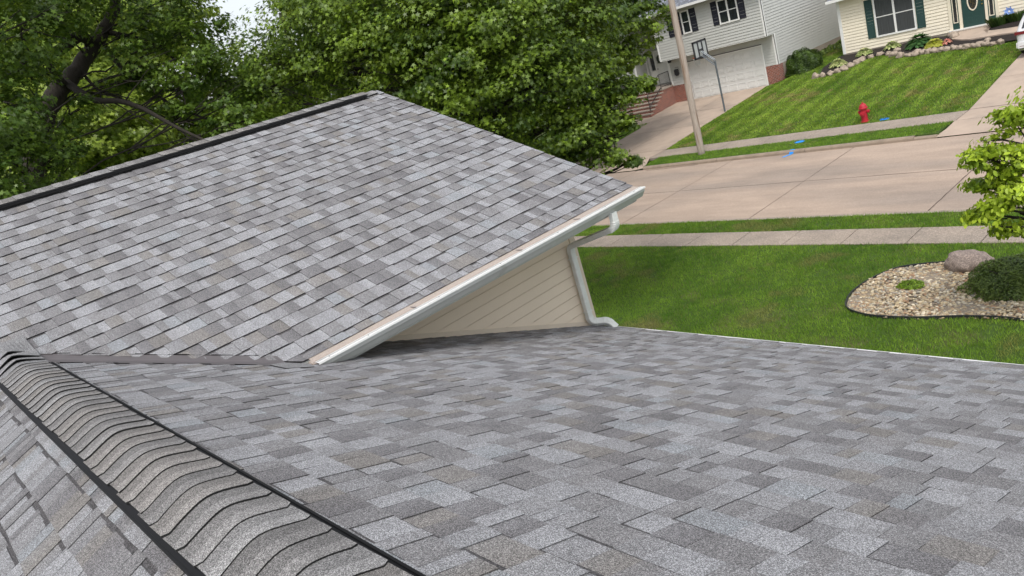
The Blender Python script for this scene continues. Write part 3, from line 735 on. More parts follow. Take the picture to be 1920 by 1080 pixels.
# ================================================================== STONE BED
def tri_sphere(sub=1):
    bm=bmesh.new(); bmesh.ops.create_icosphere(bm,subdivisions=sub,radius=1); bm.verts.ensure_lookup_table()
    V=np.array([v.co[:] for v in bm.verts]); F=np.array([[v.index for v in f.verts] for f in bm.faces]); bm.free(); return V,F
IV,IF=tri_sphere(2)
def pebbles(name,poly,n,zf,rmin,rmax,seed,layers=2):
    g=np.random.default_rng(seed); xs=[p[0] for p in poly]; ys=[p[1] for p in poly]
    x=g.uniform(min(xs),max(xs),n*3); y=g.uniform(min(ys),max(ys),n*3); k=inpoly(x,y,poly); x=x[k][:n]; y=y[k][:n]; n=len(x)
    pal=np.array([[.52,.44,.33],[.60,.53,.42],[.40,.33,.25],[.46,.36,.25],[.36,.345,.33],[.66,.61,.53],[.38,.25,.17],[.30,.25,.21],[.50,.41,.29]])
    VV=[];CC=[]
    for i in range(n):
        r=g.uniform(rmin,rmax); s=np.array([r*g.uniform(.9,1.6),r*g.uniform(.7,1.05),r*g.uniform(.45,.75)]); v=IV*s
        v=v*(1+.09*np.sin(IV[:,[1,2,0]]*3+g.uniform(0,6,3)))
        a=g.uniform(0,6.28); c,sn=np.cos(a),np.sin(a); R=np.array([[c,-sn,0],[sn,c,0],[0,0,1]]); b=g.normal(0,.25); R2=np.array([[1,0,0],[0,np.cos(b),-np.sin(b)],[0,np.sin(b),np.cos(b)]])
        v=v@R2.T@R.T+np.array([x[i],y[i],zf(x[i],y[i])+r*g.uniform(.1,.8)])
        VV.append(v); CC.append(np.tile(pal[g.integers(len(pal))]*g.uniform(.7,1.2)*np.array([.80,.77,.68]),(len(v),1)))
    V=np.concatenate(VV); C=np.concatenate(CC); F=np.concatenate([IF+i*len(IV) for i in range(n)])
    me=bpy.data.meshes.new(name); me.vertices.add(len(V)); me.vertices.foreach_set('co',V.astype(np.float32).ravel())
    me.loops.add(F.size); me.loops.foreach_set('vertex_index',F.astype(np.int32).ravel()); me.polygons.add(len(F)); me.polygons.foreach_set('loop_start',np.arange(0,F.size,3,dtype=np.int32)); me.update(calc_edges=True)
    a=me.color_attributes.new('col','FLOAT_COLOR','POINT'); C4=np.ones((len(V),4),np.float32); C4[:,:3]=C; a.data.foreach_set('color',C4.ravel())
    return link(name,me,None,M_PEB,True)
tag(pebbles('river_rock',BED,8200,lambda x,y:-6.60+.03*math.sin(x*3)*math.sin(y*2.4),.018,.036,5),'bed of rounded tan river rock on the near lawn','rocks',kind='stuff')
bs=MB(); bs.quad(*[(x,y,-6.603) for x,y in BED]); tag(bs.build('bed_soil',mat('bed_gravel',(.24,.20,.155),rough=1,var=.5,scale=30,bump=.8,bscale=40)),kind='structure')
eb=MB(); sp=[]
N=len(BED)
for i in range(N):
    p0,p1,p2,p3=[Vector((*BED[(i+k-1)%N],0)) for k in range(4)]
    for t in range(6):
        t/=6; sp.append(.5*((2*p1)+(p2-p0)*t+(2*p0-5*p1+4*p2-p3)*t*t+(3*p1-p0-3*p2+p3)*t**3))
for i in range(len(sp)):
    a=sp[i]; b=sp[(i+1)%len(sp)]; d=(b-a).normalized(); s=Vector((-d.y,d.x,0))*.011
    for o1,o2,z1,z2 in ((s,s,-6.62,-6.548),(-s,-s,-6.62,-6.548),(s,-s,-6.548,-6.548)):
        eb.quad(a+o1+Vector((0,0,z1)),b+o1+Vector((0,0,z1)),b+o2+Vector((0,0,z2)),a+o2+Vector((0,0,z2)))
tag(eb.build('lawn_edging',M_EDGE),'black plastic edging curving round the river rock bed','edging')
def rock(name,c,s,m,seed,sub=3,amp=.18,flat=.35,parent=None,rot=0):
    bm=bmesh.new(); bmesh.ops.create_icosphere(bm,subdivisions=sub,radius=1); 
    cr_,sr_=math.cos(rot),math.sin(rot)
    for v in bm.verts:
        p=v.co.copy(); q=p*(1+amp*noise.noise(p*1.4+Vector((seed*3.1,seed,0)))+amp*.45*noise.noise(p*3.3+Vector((0,seed*2.3,5))))
        q=Vector((math.copysign(abs(q.x)**.85,q.x),math.copysign(abs(q.y)**.85,q.y),math.copysign(abs(q.z)**.8,q.z)))
        if q.z<-flat: q.z=-flat
        x,y=q.x*s[0],q.y*s[1]; v.co=Vector((x*cr_-y*sr_,x*sr_+y*cr_,q.z*s[2]))
    me=bpy.data.meshes.new(name); bm.to_mesh(me); bm.free()
    o=link(name,me,parent,m,True); o.location=c; return o
tag(rock('boulder',(-5.20,15.62,-6.50),(.45,.33,.25),M_ROCK,4,4,amp=.22,flat=.5,rot=-.15),'large rounded pink granite boulder at the back of the rock bed','boulder')

# ------------------------------------------------------------------ foliage
def star(n=5,r0=.36):
    p=[]
    for i in range(n):
        a=math.pi/2+2*math.pi*i/n; L=1.0 if i in (0,) else (.92 if i in (1,4) else .62)
        p.append((math.cos(a)*L,math.sin(a)*L)); b=a+math.pi/n; p.append((math.cos(b)*r0,math.sin(b)*r0))
    return np.array(p)
STAR=star(); OVAL=np.array([(0,1),(-.32,.62),(-.46,.15),(-.33,-.4),(0,-.75),(.33,-.4),(.46,.15),(.32,.62)]); DIAM=np.array([(0,1),(-.45,.1),(0,-.8),(.45,.1)])
LANCE=np.array([(0,1),(-.14,.2),(0,-1),(.14,.2)])
def leaves(P,N,size,shape,g,curl=.15,down=0.0):
    """P positions, N approximate normals -> vertices"""
    n=len(P); k=len(shape); N=N+g.normal(0,.45,(n,3)); N/=np.linalg.norm(N,axis=1,keepdims=True)+1e-9
    t=g.normal(0,1,(n,3)); t[:,2]-=down*3; t-=N*(t*N).sum(1,keepdims=True); t/=np.linalg.norm(t,axis=1,keepdims=True)+1e-9; b=np.cross(N,t)
    s=size*g.uniform(.65,1.25,n)
    V=P[:,None,:]+s[:,None,None]*(shape[None,:,1,None]*t[:,None,:]+shape[None,:,0,None]*b[:,None,:])
    V-= (s[:,None,None]*curl*(shape[None,:,0,None]**2+.5*shape[None,:,1,None]**2))*N[:,None,:]
    return V.reshape(-1,3)
def lobe_points(lobes,dens,g,shell=.55):
    """clumpy points in ellipsoidal lobes; each lobe made of many twig clusters"""
    P=[];N=[];K=[]
    for (c,r) in lobes:
        r=np.array(r if hasattr(r,'__len__') else (r,r,r*.8)); rm=r.mean()
        nc=max(6,int(26*rm*rm)); d=g.normal(0,1,(nc,3)); d/=np.linalg.norm(d,axis=1,keepdims=True); rr=g.uniform(shell**3,1.0,nc)**(1/3)
        cc=np.array(c)+d*rr[:,None]*r
        for j in range(nc):
            m=int(dens*g.uniform(.5,1.4)); cr_=g.uniform(.22,.5)*min(1,rm+.25)
            q=g.normal(0,1,(m,3)); q/=np.linalg.norm(q,axis=1,keepdims=True); q*=(g.random(m)**.45)[:,None]*np.array([1.25,1.25,.6])*cr_
            P.append(cc[j]+q); nn=d[j]*.7+q/cr_*.35+np.array([0,0,.75]); N.append(nn); K.append(np.full(m,g.uniform(0,1)))
    return np.concatenate(P),np.concatenate(N),np.concatenate(K)
def crown(name,lobes,dens,size,shape,pal,seed,parent,m=M_LEAF,shell=.55,down=0,curl=.15):
    g=np.random.default_rng(seed); P,N,K=lobe_points(lobes,dens,g,shell)
    V=leaves(P,N,size,shape,g,curl,down); pal=np.array(pal); k=np.clip(K+g.normal(0,.22,len(K)),0,1)[:,None]
    C=pal[0]*(1-k)+pal[1]*k; C*=g.uniform(.72,1.3,len(C))[:,None]
    y=g.random(len(C))<.03; C[y]=pal[1]*1.5
    o=np_mesh(name,V,len(shape),C,m,parent); return o
def limb(mb,p,q,r0,r1,g,n=7,bend=.12,sag=0):
    p=Vector(p);q=Vector(q);L=(q-p).length; o=Vector((g.gauss(0,1),g.gauss(0,1),g.gauss(0,.6)))*bend*L; pts=[]
    for i in range(n+1):
        t=i/n; pts.append(p.lerp(q,t)+o*math.sin(t*math.pi)*.5+Vector((g.gauss(0,1),g.gauss(0,1),g.gauss(0,1)))*.012*L*(0<i<n)+Vector((0,0,sag*L*math.sin(t*math.pi))))
    mb.tube(pts,[r0+(r1-r0)*(i/n) for i in range(n+1)],n=7); return pts
def tree(name,label,base,trunk,lobes,dens,size,shape,pal,seed,r=.22,group=None,twigs=5,cat='tree',m=M_LEAF,extra=None,shell=.55,down=0,lr=.12):
    """trunk: polyline of points; each lobe gets a limb from the trunk and twigs"""
    root=empty(name,base); tag(root,label,cat,group)
    g=random.Random(seed); mb=MB(); tp=[Vector(base)]+[Vector(p) for p in trunk]
    fine=[]
    for a,b in zip(tp,tp[1:]):
        for i in range(5): fine.append(a.lerp(b,i/5)+Vector((g.gauss(0,.02),g.gauss(0,.02),0)))
    fine.append(tp[-1]); n=len(fine); mb.tube(fine,[r*(1.25 if i==0 else 1)*(1-.72*i/n) for i in range(n)],n=10)
    for li,(c,rr) in enumerate(lobes):
        c=Vector(c); rm=rr if not hasattr(rr,'__len__') else sum(rr)/3
        best=min(range(n),key=lambda i:(fine[i]-c).length+max(0,(fine[i].z-c.z)+.6)*1.2); s=fine[best]; rb=min(lr,r*(1-.72*best/n)*.4)
        if li%2 and lr<.03: s=c.lerp(s,min(1,1.6/max(.1,(s-c).length)))
        pts=limb(mb,s,c,max(rb,.03) if lr>=.03 else .02,.014,g,bend=.12)
        for k in range(twigs):
            a=pts[g.randint(3,len(pts)-1)]; d=Vector((g.gauss(0,1),g.gauss(0,1),g.gauss(0,.6))).normalized()
            tw=limb(mb,a,c+d*rm*.92,.018,.005,g,n=5,bend=.1)
            a2=tw[3]; limb(mb,a2,a2+Vector((g.gauss(0,1),g.gauss(0,1),g.gauss(0,.5))).normalized()*rm*.5,.009,.004,g,n=3)
    if extra: extra(mb,g)
    mb.build('trunk',M_BARK,root,smooth=True)
    crown('crown',lobes,dens,size,shape,pal,seed+1,root,m,shell,down)
    return root
def ray(px,py,D):
    """world point at horizontal distance D in the direction of a photo pixel (used only to choose lobe centres)"""
    v=rt*(px-960)+up*(540-py)+fw*FPX; h=math.hypot(v.x,v.y); return (v.x*D/h,v.y*D/h,v.z*D/h)
GP=[(.048,.094,.010),(.180,.270,.026)]; GPD=[(.044,.090,.010),(.130,.210,.024)]; GPB=[(.12,.19,.02),(.28,.37,.05)]
# central sweetgum behind the gable
L=[]
for (px,py,D,rr) in [(1080,15,17.3,.95),(1095,70,17.2,.75),(1115,120,17.0,.4),(1150,150,16.8,.32),(1190,158,16.7,.22),(1215,160,16.6,.14),(1165,185,16.7,.3),(1125,180,16.8,.55),(1050,120,16.4,1.1),(1020,40,16.5,1.7),(1080,215,16.5,1.0),(1145,230,16.4,.42),(1175,235,16.4,.22),
    (1110,275,16.4,.6),(1145,290,16.3,.32),(1182,302,16.3,.14),(1050,180,16.4,.9),(1040,230,16.2,1.0),(980,150,15.8,1.3),(940,50,15.8,1.6),(880,130,15.6,1.3),(850,40,15.8,1.6),(900,-60,16,2),(1030,-70,17,1.7),(1100,-60,18,1.0),
    (780,120,15.8,1.2),(760,30,16.3,1.6),(690,90,16.5,1.15),(650,20,17,1.4),(590,110,17.2,.95),(560,50,17.5,1.1),(620,160,17,.6),(530,150,18,.9),(480,110,18.3,.9),(500,190,18.2,.7),(455,165,18.6,.6),(780,-80,17,2),(640,-90,18,1.7),(1000,290,16.3,.9),(930,240,15.9,1.0),(840,210,15.6,.9),(1085,300,16.3,.75),(740,170,16,.8)]:
    L.append((ray(px,py,D),(rr,rr,rr*.72)))
tc=ray(880,200,17.6)
bt=(tc[0],tc[1],-6.6)
tree('sweetgum_tree','broad sweetgum tree with star shaped leaves directly behind the gable roof peak',bt,[(tc[0]-.1,tc[1]+.1,-3),(tc[0]+.1,tc[1],0),(tc[0]-.3,tc[1]+.2,3),(tc[0]-.2,tc[1]+.1,7)],L,90,.063,STAR,GP,101,r=.3,twigs=4)
# left leaning tree
def q(a,D): return Vector(ray(a[0],a[1],D*1.33))
def ltlimbs(mb,g):
    def pl(P,r0,r1):
        P=[q(a,D) for a,D in P]; F=[]
        for i in range(len(P)-1):
            p0,p1,p2,p3=P[max(i-1,0)],P[i],P[i+1],P[min(i+2,len(P)-1)]
            for k in range(5):
                t=k/5; F.append(.5*((2*p1)+(p2-p0)*t+(2*p0-5*p1+4*p2-p3)*t*t+(3*p1-p0-3*p2+p3)*t**3))
        F.append(P[-1]); n=len(F); mb.tube(F,[r0+(r1-r0)*i/(n-1) for i in range(n)],n=10); return F
    pl([((175,85),14.3),((150,68),14),((110,95),13.7),((70,112),13.3),((30,130),13),((-40,170),12.6)],.125,.08)
    pl([((85,112),13.4),((105,140),13.6),((122,158),13.9)],.06,.075)
    b=pl([((122,152),14),((150,172),13.6),((180,188),13.4),((225,190),13.2),((270,205),13),((330,238),12.7),((390,266),12.4)],.085,.025)
    c=pl([((200,90),14.3),((230,130),14),((270,160),13.8),((330,200),13.6),((420,235),13.4)],.06,.015)
    d=pl([((150,130),14.1),((180,165),14),((215,180),13.8),((300,215),13.5),((350,250),13.2)],.035,.012)
    e=pl([((200,60),14.4),((280,80),14.2),((360,130),14),((460,165),13.8)],.06,.015)
    for F in (b,c,d,e):
        for k in range(9):
            a=F[g.randint(5,len(F)-1)]; limb(mb,a,a+Vector((g.uniform(.2,1.3),g.uniform(-.2,1.2),g.uniform(-.9,.5)))*1.1,.017,.005,g,n=5,bend=.15)
L=[]
for (px,py,D,rr) in [(40,55,16.5,1.0),(-40,30,16,1.4),(90,10,17.5,.9),(10,190,16.2,.8),(55,245,16.4,.75),(20,300,16,.9),(80,310,16.5,.7),(-50,250,16,1.2),(120,265,17,.5),(-20,340,15.5,.8),(150,20,18,.7),(250,60,18.5,.75),(300,30,18.8,.9),(260,110,18,.6),(330,110,18,.8),(380,60,18.4,.7),(390,140,17.8,.7),(340,170,17.6,.6),(440,190,17.5,.65),(420,235,17.2,.5),(480,240,17.2,.5),(300,180,17.8,.5),(250,-60,19,1.3),(100,-80,18,1.6),(240,150,18,.4),(360,215,17.4,.4),(350,-5,18.6,.6),(150,205,17.4,.35),(55,135,17,.55)]:
    L.append((ray(px,py,D),(rr,rr,rr*.7)))
def cat(p,D): return tuple(q(p,D))
tb_=q((60,330),14)
tree('maple_tree','dark tree with thick leaning trunk and bare limbs at far left',(tb_.x-.35,tb_.y-.4,-6.6),[(tb_.x-.2,tb_.y-.2,-2.5),cat((62,330),14),cat((86,205),14),cat((112,165),14),cat((150,125),14.2),cat((183,78),14.3),cat((205,40),14.5),cat((222,-20),14.8),cat((235,-140),15)],L,86,.064,STAR,GPD,131,r=.27,twigs=4,extra=ltlimbs,lr=.028)
# dark maple on the far side of the street
L=[]
for (px,py,D,rr) in [(1130,5,41,1.7),(1170,25,40.5,1.0),(1188,8,40.5,.8),(1172,45,40.5,.7),(1110,60,41.5,1.9),(1130,-60,41.5,2.2),(1070,100,42,1.8)]: L.append((ray(px,py,D),(rr,rr,rr*.9)))
tc=ray(1085,60,41)
tree('shade_tree','round dark green tree standing before the roof corner of the grey house',(tc[0],tc[1],T(tc[0],tc[1])),[(tc[0],tc[1],-3.5),(tc[0],tc[1],0)],L,34,.17,STAR,GPD,151,r=.2)
# shrubs in front of the far steps
L=[(ray(1150,185,41),1.2),(ray(1115,230,38),1.3),(ray(1175,170,40.3),.7),(ray(1090,190,40),1.5)]
sb=ray(1135,200,39.5)
tree('yard_shrub','dark shrub beside the steps of the grey house',(sb[0],sb[1],T(sb[0],sb[1])),[(sb[0],sb[1],-5)],L,34,.11,DIAM,GPD,161,r=.06,cat='shrub')
# background trees
BGN=[((30,230),27,5.2,GPB,'pale green tree seen through the limbs at the far left'),((230,180),29,5.2,GPB,'bright yellow green tree behind the bare limbs'),((400,130),30,4.2,GP,'mid green tree below the gap of sky'),((560,120),32,5.0,GPB,'yellow green tree behind the sweetgum on its left'),
     ((720,60),34,6.5,GP,'tall green tree behind the middle of the sweetgum'),((900,20),38,6.8,GPD,'dark tree behind the right half of the sweetgum'),((1040,60),44,6.5,GP,'green tree left of the grey house beyond the street'),
     ((130,20),36,6.5,GP,'tall tree filling the top left corner behind the maple'),((-80,150),30,6.0,GPD,'dark tree at the left frame edge in the distance'),((120,330),24,2.6,GPB,'low light green tree just above the gable ridge at left'),((330,300),26,2.6,GP,'low green tree just above the middle of the gable ridge')]
for i,(p,D,rr,pal,lab) in enumerate(BGN):
    c=Vector(ray(p[0],p[1],D)); g=random.Random(200+i); L=[]
    for k in range(9 if rr>3 else 6):
        d=Vector((g.gauss(0,1),g.gauss(0,1),g.gauss(0,1))).normalized()*rr*.62; L.append((tuple(c+Vector((d.x,d.y,d.z*.85))),rr*g.uniform(.32,.5)))
    L=[(a,b) for a,b in L if not (ray(455,0,1)[0]*0+abs(math.degrees(math.atan2(a[0],a[1]))+63.6)<2.9+b/ D*30 and a[2]+b*.8>D*.125)]
    tree('background_tree',lab,(c.x,c.y,-6.8),[(c.x,c.y,c.z-rr*.5),(c.x,c.y,c.z+rr*.4)],L,(60 if D<30 else 40),(.095 if D<30 else .13),STAR,pal,300+i,r=.22,twigs=3,group='trees beyond the gable roof',shell=.3)
# dogwood at the right
dc=Vector(ray(2030,285,13.6)); L=[]; g=random.Random(77)
for (px,py,D,rr) in [(1925,200,13.4,.42),(1880,262,13.3,.40),(1855,295,13.3,.30),(1925,300,13.3,.55),(1900,345,13.4,.50),(1865,385,13.4,.40),(1840,400,13.5,.24),(1912,400,13.5,.45),(1870,330,13.5,.34),(1895,300,13.4,.4),(1885,365,13.5,.4),(1845,345,13.5,.18),(1905,425,13.6,.28),(1980,240,13.6,.7),(1990,330,13.6,.8),(2050,250,13.8,.9),(2040,400,13.8,.8),(2020,150,13.8,.6),(2110,300,14,.9),(1885,222,13.4,.20),(1835,290,13.2,.16)]:
    L.append((ray(px,py,D),(rr,rr,rr*.42)))
tree('dogwood_tree','small tree with bright yellow green drooping leaves at the right edge',(dc.x,dc.y,-6.6),[(dc.x,dc.y+.05,-5),(dc.x-.05,dc.y,-3.2),(dc.x,dc.y,-2.2)],L,64,.054,OVAL,[(.17,.27,.018),(.40,.52,.045)],401,r=.06,twigs=3,m=M_LEAFS,shell=.2,down=.6,lr=.03)

def bush(name,label,c,r,n,size,shape,pal,seed,cat='bush',group=None,m=M_LEAF,top=True,flatn=.35,stems=True,boxy=1.0):
    root=empty(name,c); tag(root,label,cat,group); g=np.random.default_rng(seed)
    d=g.normal(0,1,(n,3)); d/=np.linalg.norm(d,axis=1,keepdims=True); d[:,2]=np.abs(d[:,2])*1.0-.12
    d=np.sign(d)*np.abs(d)**boxy
    rr=(1-.35*g.random(n)**2)*(1+.10*np.sin(d[:,0]*7+seed)*np.sin(d[:,1]*6+1)+.08*np.sin(d[:,2]*9+d[:,0]*5))
    P=np.array(c)+d*rr[:,None]*np.array(r)
    P[:,2]=np.maximum(P[:,2],c[2]+.02)
    N=d+np.array([0,0,flatn]); V=leaves(P,N,size,shape,g,.1); pal=np.array(pal); k=np.clip(.5+.5*np.sin(d[:,0]*9+d[:,1]*8)*.6+g.normal(0,.3,n),0,1)[:,None]
    C=(pal[0]*(1-k)+pal[1]*k)*g.uniform(.7,1.3,n)[:,None]
    np_mesh('foliage',V,len(shape),C,m,root)
    mb=MB(); q=random.Random(seed)
    for k in range(7):
        a=q.uniform(0,6.28); mb.tube([c,(c[0]+math.cos(a)*r[0]*.35,c[1]+math.sin(a)*r[1]*.35,c[2]+r[2]*.5),(c[0]+math.cos(a)*r[0]*.62,c[1]+math.sin(a)*r[1]*.62,c[2]+r[2]*.72)],[.02,.014,.006],n=5)
    mb.build('stems',M_BARK,root); return root
bush('spirea_shrub','dark rounded bush spreading over the right of the rock bed',(-4.05,14.75,-6.62),(.98,.78,.66),22000,.030,DIAM,[(.06,.10,.022),(.16,.23,.05)],501)
bush('creeping_plant','small bright green plant alone in the river rock',(-5.92,14.55,-6.57),(.26,.20,.13),900,.030,DIAM,[(.11,.20,.015),(.22,.34,.03)],502,cat='plant',m=M_LEAFS)
bush('yew_bush','large clipped dark green bush at the brick corner of the grey house',(-21.35,42.15,T(-21.35,42.1)-.05),(.98,.85,1.30),26000,.045,DIAM,[(.030,.062,.012),(.085,.15,.018)],503,boxy=.75)
for i,(x,y) in enumerate([(-21.9,44.6),(-21.85,45.7),(-21.9,46.9),(-21.8,48.2),(-21.85,49.6),(-21.9,51.0)]):
    bush('foundation_plant','low leafy plant along the side wall, number %s counted from the clipped bush'%['one','two','three','four','five','six'][i],(x,y,T(x,y)+.0),(.42,.62,.42),1500,.075,OVAL,[(.05,.09,.012),(.15,.22,.03)],510+i,cat='plant',group='plants along the side of the grey house')
def hosta(name,label,c,R,H,n,size,pal,seed,group=None,cat='hosta',edge=None):
    root=empty(name,c); tag(root,label,cat,group); g=np.random.default_rng(seed); V=[];C=[]
    sh=np.array([(0,1),(-.28,.7),(-.42,.2),(-.34,-.35),(-.08,-.62),(.08,-.62),(.34,-.35),(.42,.2),(.28,.7)])
    for i in range(n):
        a=g.uniform(0,6.283); q=g.random()**.6; d=np.array([np.cos(a),np.sin(a),0]); P=np.array(c)+d*R*q*.85+np.array([0,0,H*(1-q*q*.75)])
        t=d*(.75)+np.array([0,0,.45-1.0*q]); t/=np.linalg.norm(t); b=np.cross([0,0,1],d); nn=np.cross(t,b); s=size*g.uniform(.7,1.2)
        v=P+s*(sh[:,1,None]*t+sh[:,0,None]*b)-nn*s*.25*(sh[:,0,None]**2)+0
        V.append(v); k=g.random(); C.append((np.array(pal[0])*(1-k)+np.array(pal[1])*k)*g.uniform(.8,1.2))
    np_mesh('leaves',np.concatenate(V),len(sh),np.array(C),M_LEAFS,root)
    mb=MB(); q=random.Random(seed)
    for k in range(9):
        a=q.uniform(0,6.28); mb.tube([c,(c[0]+math.cos(a)*R*.4,c[1]+math.sin(a)*R*.4,c[2]+H*.7)],[.012,.008],n=5)
    mb.build('stems',M_LEAFSTEM,root); return root
M_LEAFSTEM=mat('leaf_stem',(.12,.18,.04),rough=.6)
VG=[(.66,.66,.36),(.17,.28,.05)]
hosta('hosta','variegated cream and green hosta at the left end of the mulch bed',(-18.95,41.2,-5.58),.50,.36,230,.13,VG,601,'variegated hostas in the mulch bed')
hosta('hosta','variegated hosta second from the house corner, against the cream siding',(-18.15,42.7,-5.45),.48,.34,230,.13,VG,602,'variegated hostas in the mulch bed')
hosta('hosta','variegated hosta under the left window sill, third from the left',(-16.75,42.9,-5.42),.46,.34,230,.13,VG,603,'variegated hostas in the mulch bed')
hosta('hosta','largest hosta, plain dark green, in front of the right shutter',(-15.15,42.2,-5.52),.74,.56,260,.21,[(.035,.10,.03),(.085,.19,.05)],604)
hosta('hosta','lime yellow hosta right of the large dark green one',(-14.2,41.45,-5.58),.50,.36,260,.13,[(.38,.42,.05),(.52,.52,.12)],605)
hosta('astilbe','clump of pink flowers at the right of the lime hosta',(-13.62,41.4,-5.56),.24,.24,120,.07,[(.75,.28,.26),(.80,.50,.35)],606,cat='flowers')
def blades(name,label,c,R,H,n,seed,group=None):
    root=empty(name,c); tag(root,label,'plant',group); g=np.random.default_rng(seed); V=[]
    for i in range(n):
        a=g.uniform(0,6.283); q=g.random()**.5*R; b=np.array(c)+np.array([np.cos(a)*q,np.sin(a)*q*.6,0]); h=H*g.uniform(.6,1.1); w=.018
        o=np.array([np.cos(a),np.sin(a),0])*h*g.uniform(.1,.6); s=np.array([-np.sin(a),np.cos(a),0])*w
        V.append(np.array([b-s,b+s,b+s*.8+o*.5+[0,0,h*.7],b+o+[0,0,h],b-s*.8+o*.5+[0,0,h*.7]]))
    k=g.random(n)[:,None]; np_mesh('leaves',np.concatenate(V),5,(np.array([.025,.06,.015])*(1-k)+np.array([.08,.15,.03])*k),M_LEAFS,root); return root
blades('daylily','spiky dark green clump right beside the front step',(-11.75,43.0,-5.42),.42,.50,420,701,'spiky plants by the green door')
blades('daylily','spiky dark green clump below the blue glass flower',(-11.05,43.0,-5.42),.45,.55,420,702,'spiky plants by the green door')

# ------------------------------------------------------------------ mulch bed and border stones
mu=MB()
def mz(x,y): return T(x,y)+.055+.02*noise.noise(Vector((x*3,y*3,0)))
MP=[(-19.95,41.6),(-19.4,39.75),(-18.75,39.85),(-18.35,40.2),(-18.1,40.8),(-17.85,41.3),(-17.5,41.75),(-17.05,41.9),(-16.5,41.65),(-15.6,40.75),(-14.85,40.55),(-14.15,40.45),(-13.4,40.3),(-12.5,40.05),(-11.6,39.8),(-10.8,39.6),(-9.75,39.5)]
TP=[(-19.75,43.5),(-19.5,43.5),(-19.0,43.5),(-18.5,43.5),(-18.2,43.5),(-17.9,43.5),(-17.5,43.5),(-17.0,43.5),(-16.4,43.5),(-15.6,43.5),(-14.8,43.5),(-14.1,43.1),(-13.6,42.3),(-12.7,41.4),(-11.7,41.15),(-10.8,41.0),(-9.75,40.75)]
for i in range(len(MP)-1):
    for j in range(8):
        P=[]
        for (u_,v_) in ((i,j),(i+1,j),(i+1,j+1),(i,j+1)):
            a=MP[u_]; b=TP[u_]; t=v_/8; x=a[0]+(b[0]-a[0])*t; y=a[1]+(b[1]-a[1])*t; P.append((x,y,mz(x,y)))
        mu.quad(*P)
cx,cy=-11.0,42.8
M2=[(-12.3,42.6),(-11.9,42.25),(-11,42.0),(-10,41.95),(-9.55,42.0),(-9.55,43.55),(-11.95,43.55),(-12.2,43.2)]
for i in range(len(M2)):
    a=M2[i]; b=M2[(i+1)%len(M2)]; mu.quad((cx,cy,T(cx,cy)+.2),(a[0],a[1],T(*a)+.06),(b[0],b[1],T(*b)+.06))
tag(mu.build('mulch_bed',M_MULCH),kind='structure')
ST=[(-19.5,39.55),(-19.1,39.6),(-18.73,39.67),(-18.48,39.91),(-18.2,40.09),(-18.05,40.61),(-17.88,41.05),(-17.77,41.5),(-17.44,41.78),(-17.04,41.93),(-16.51,41.67),(-16.05,41.2),(-15.55,40.65),(-15.05,40.47),(-14.75,40.5),(-14.45,40.45),(-14.15,40.37),(-13.85,40.32),(-13.55,40.27),(-13.25,40.2),(-12.95,40.12),(-12.65,40.03),(-12.35,39.93),(-12.07,39.93),(-11.8,39.77),(-11.5,39.68),(-11.2,39.58),(-10.87,39.55)]
g=random.Random(9)
side=['left end of the bed','left quarter of the bed, below the corner hostas','dip below the window','middle of the bed, below the large hosta','right half of the bed','right end of the bed near the walk']
for i,(x,y) in enumerate(ST):
    w=g.uniform(.18,.26); o=rock('border_stone',(x,y,T(x,y)+.05),(w*g.uniform(.8,1.15),w*g.uniform(.6,.9),g.uniform(.12,.21)),M_BSTONE,i+11,3,amp=.62,rot=g.uniform(0,3))
    tag(o,'rough tan stone edging the mulch bed, number %d from its left end'%(i+1),'stone','stones edging the mulch bed')
for i,(x,y,s,l) in enumerate([(-16.15,41.9,.2,'flat stone lying on the mulch just behind the border dip'),(-11.6,40.35,.16,'single stone set inside the mulch near the walk'),(-13.62,42.45,.28,'large pale boulder at the left of the front walk'),(-13.85,42.95,.24,'boulder between the large pale one and the cream wall')]):
    tag(rock('landscape_stone',(x,y,T(x,y)+.1),(s,s*.75,s*.7),M_BSTONE,i+60,2,amp=.3,rot=i),l,'stone')

# ================================================================== HOUSES ACROSS THE STREET
def window(parent,x0,x1,z0,z1,y,mats,muls=1,sash=True,name='window',glass=M_GLASS,fw_=.07):
    """faces -Y, frame proud of wall at y"""
    tr=mats; f=MB(); d=.045
    f.box(x0,y-d,z0,x0+fw_,y-.001,z1); f.box(x1-fw_,y-d,z0,x1,y-.001,z1); f.box(x0+fw_,y-d,z1-fw_,x1-fw_,y-.001,z1); f.box(x0-.01,y-d-.015,z0-.02,x1+.01,y-.002,z0+fw_*.8)
    n=muls+1
    for k in range(1,n):
        xm=x0+(x1-x0)*k/n; f.box(xm-fw_*.6,y-d,z0+fw_*.8,xm+fw_*.6,y-.001,z1-fw_)
    if sash:
        for k in range(n):
            a=x0+fw_+(x1-x0-2*fw_)*k/n; b=x0+fw_+(x1-x0-2*fw_)*(k+1)/n
            f.box(a,y-d+.012,(z0+z1)/2-.022,b,y-.003,(z0+z1)/2+.022)
    fo=f.build(name,tr,parent)
    g_=MB(); g_.box(x0+fw_*.9,y-.018,z0+fw_*.7,x1-fw_*.9,y-.0005,z1-fw_*.9); g_.build('pane',glass,fo)
    return fo
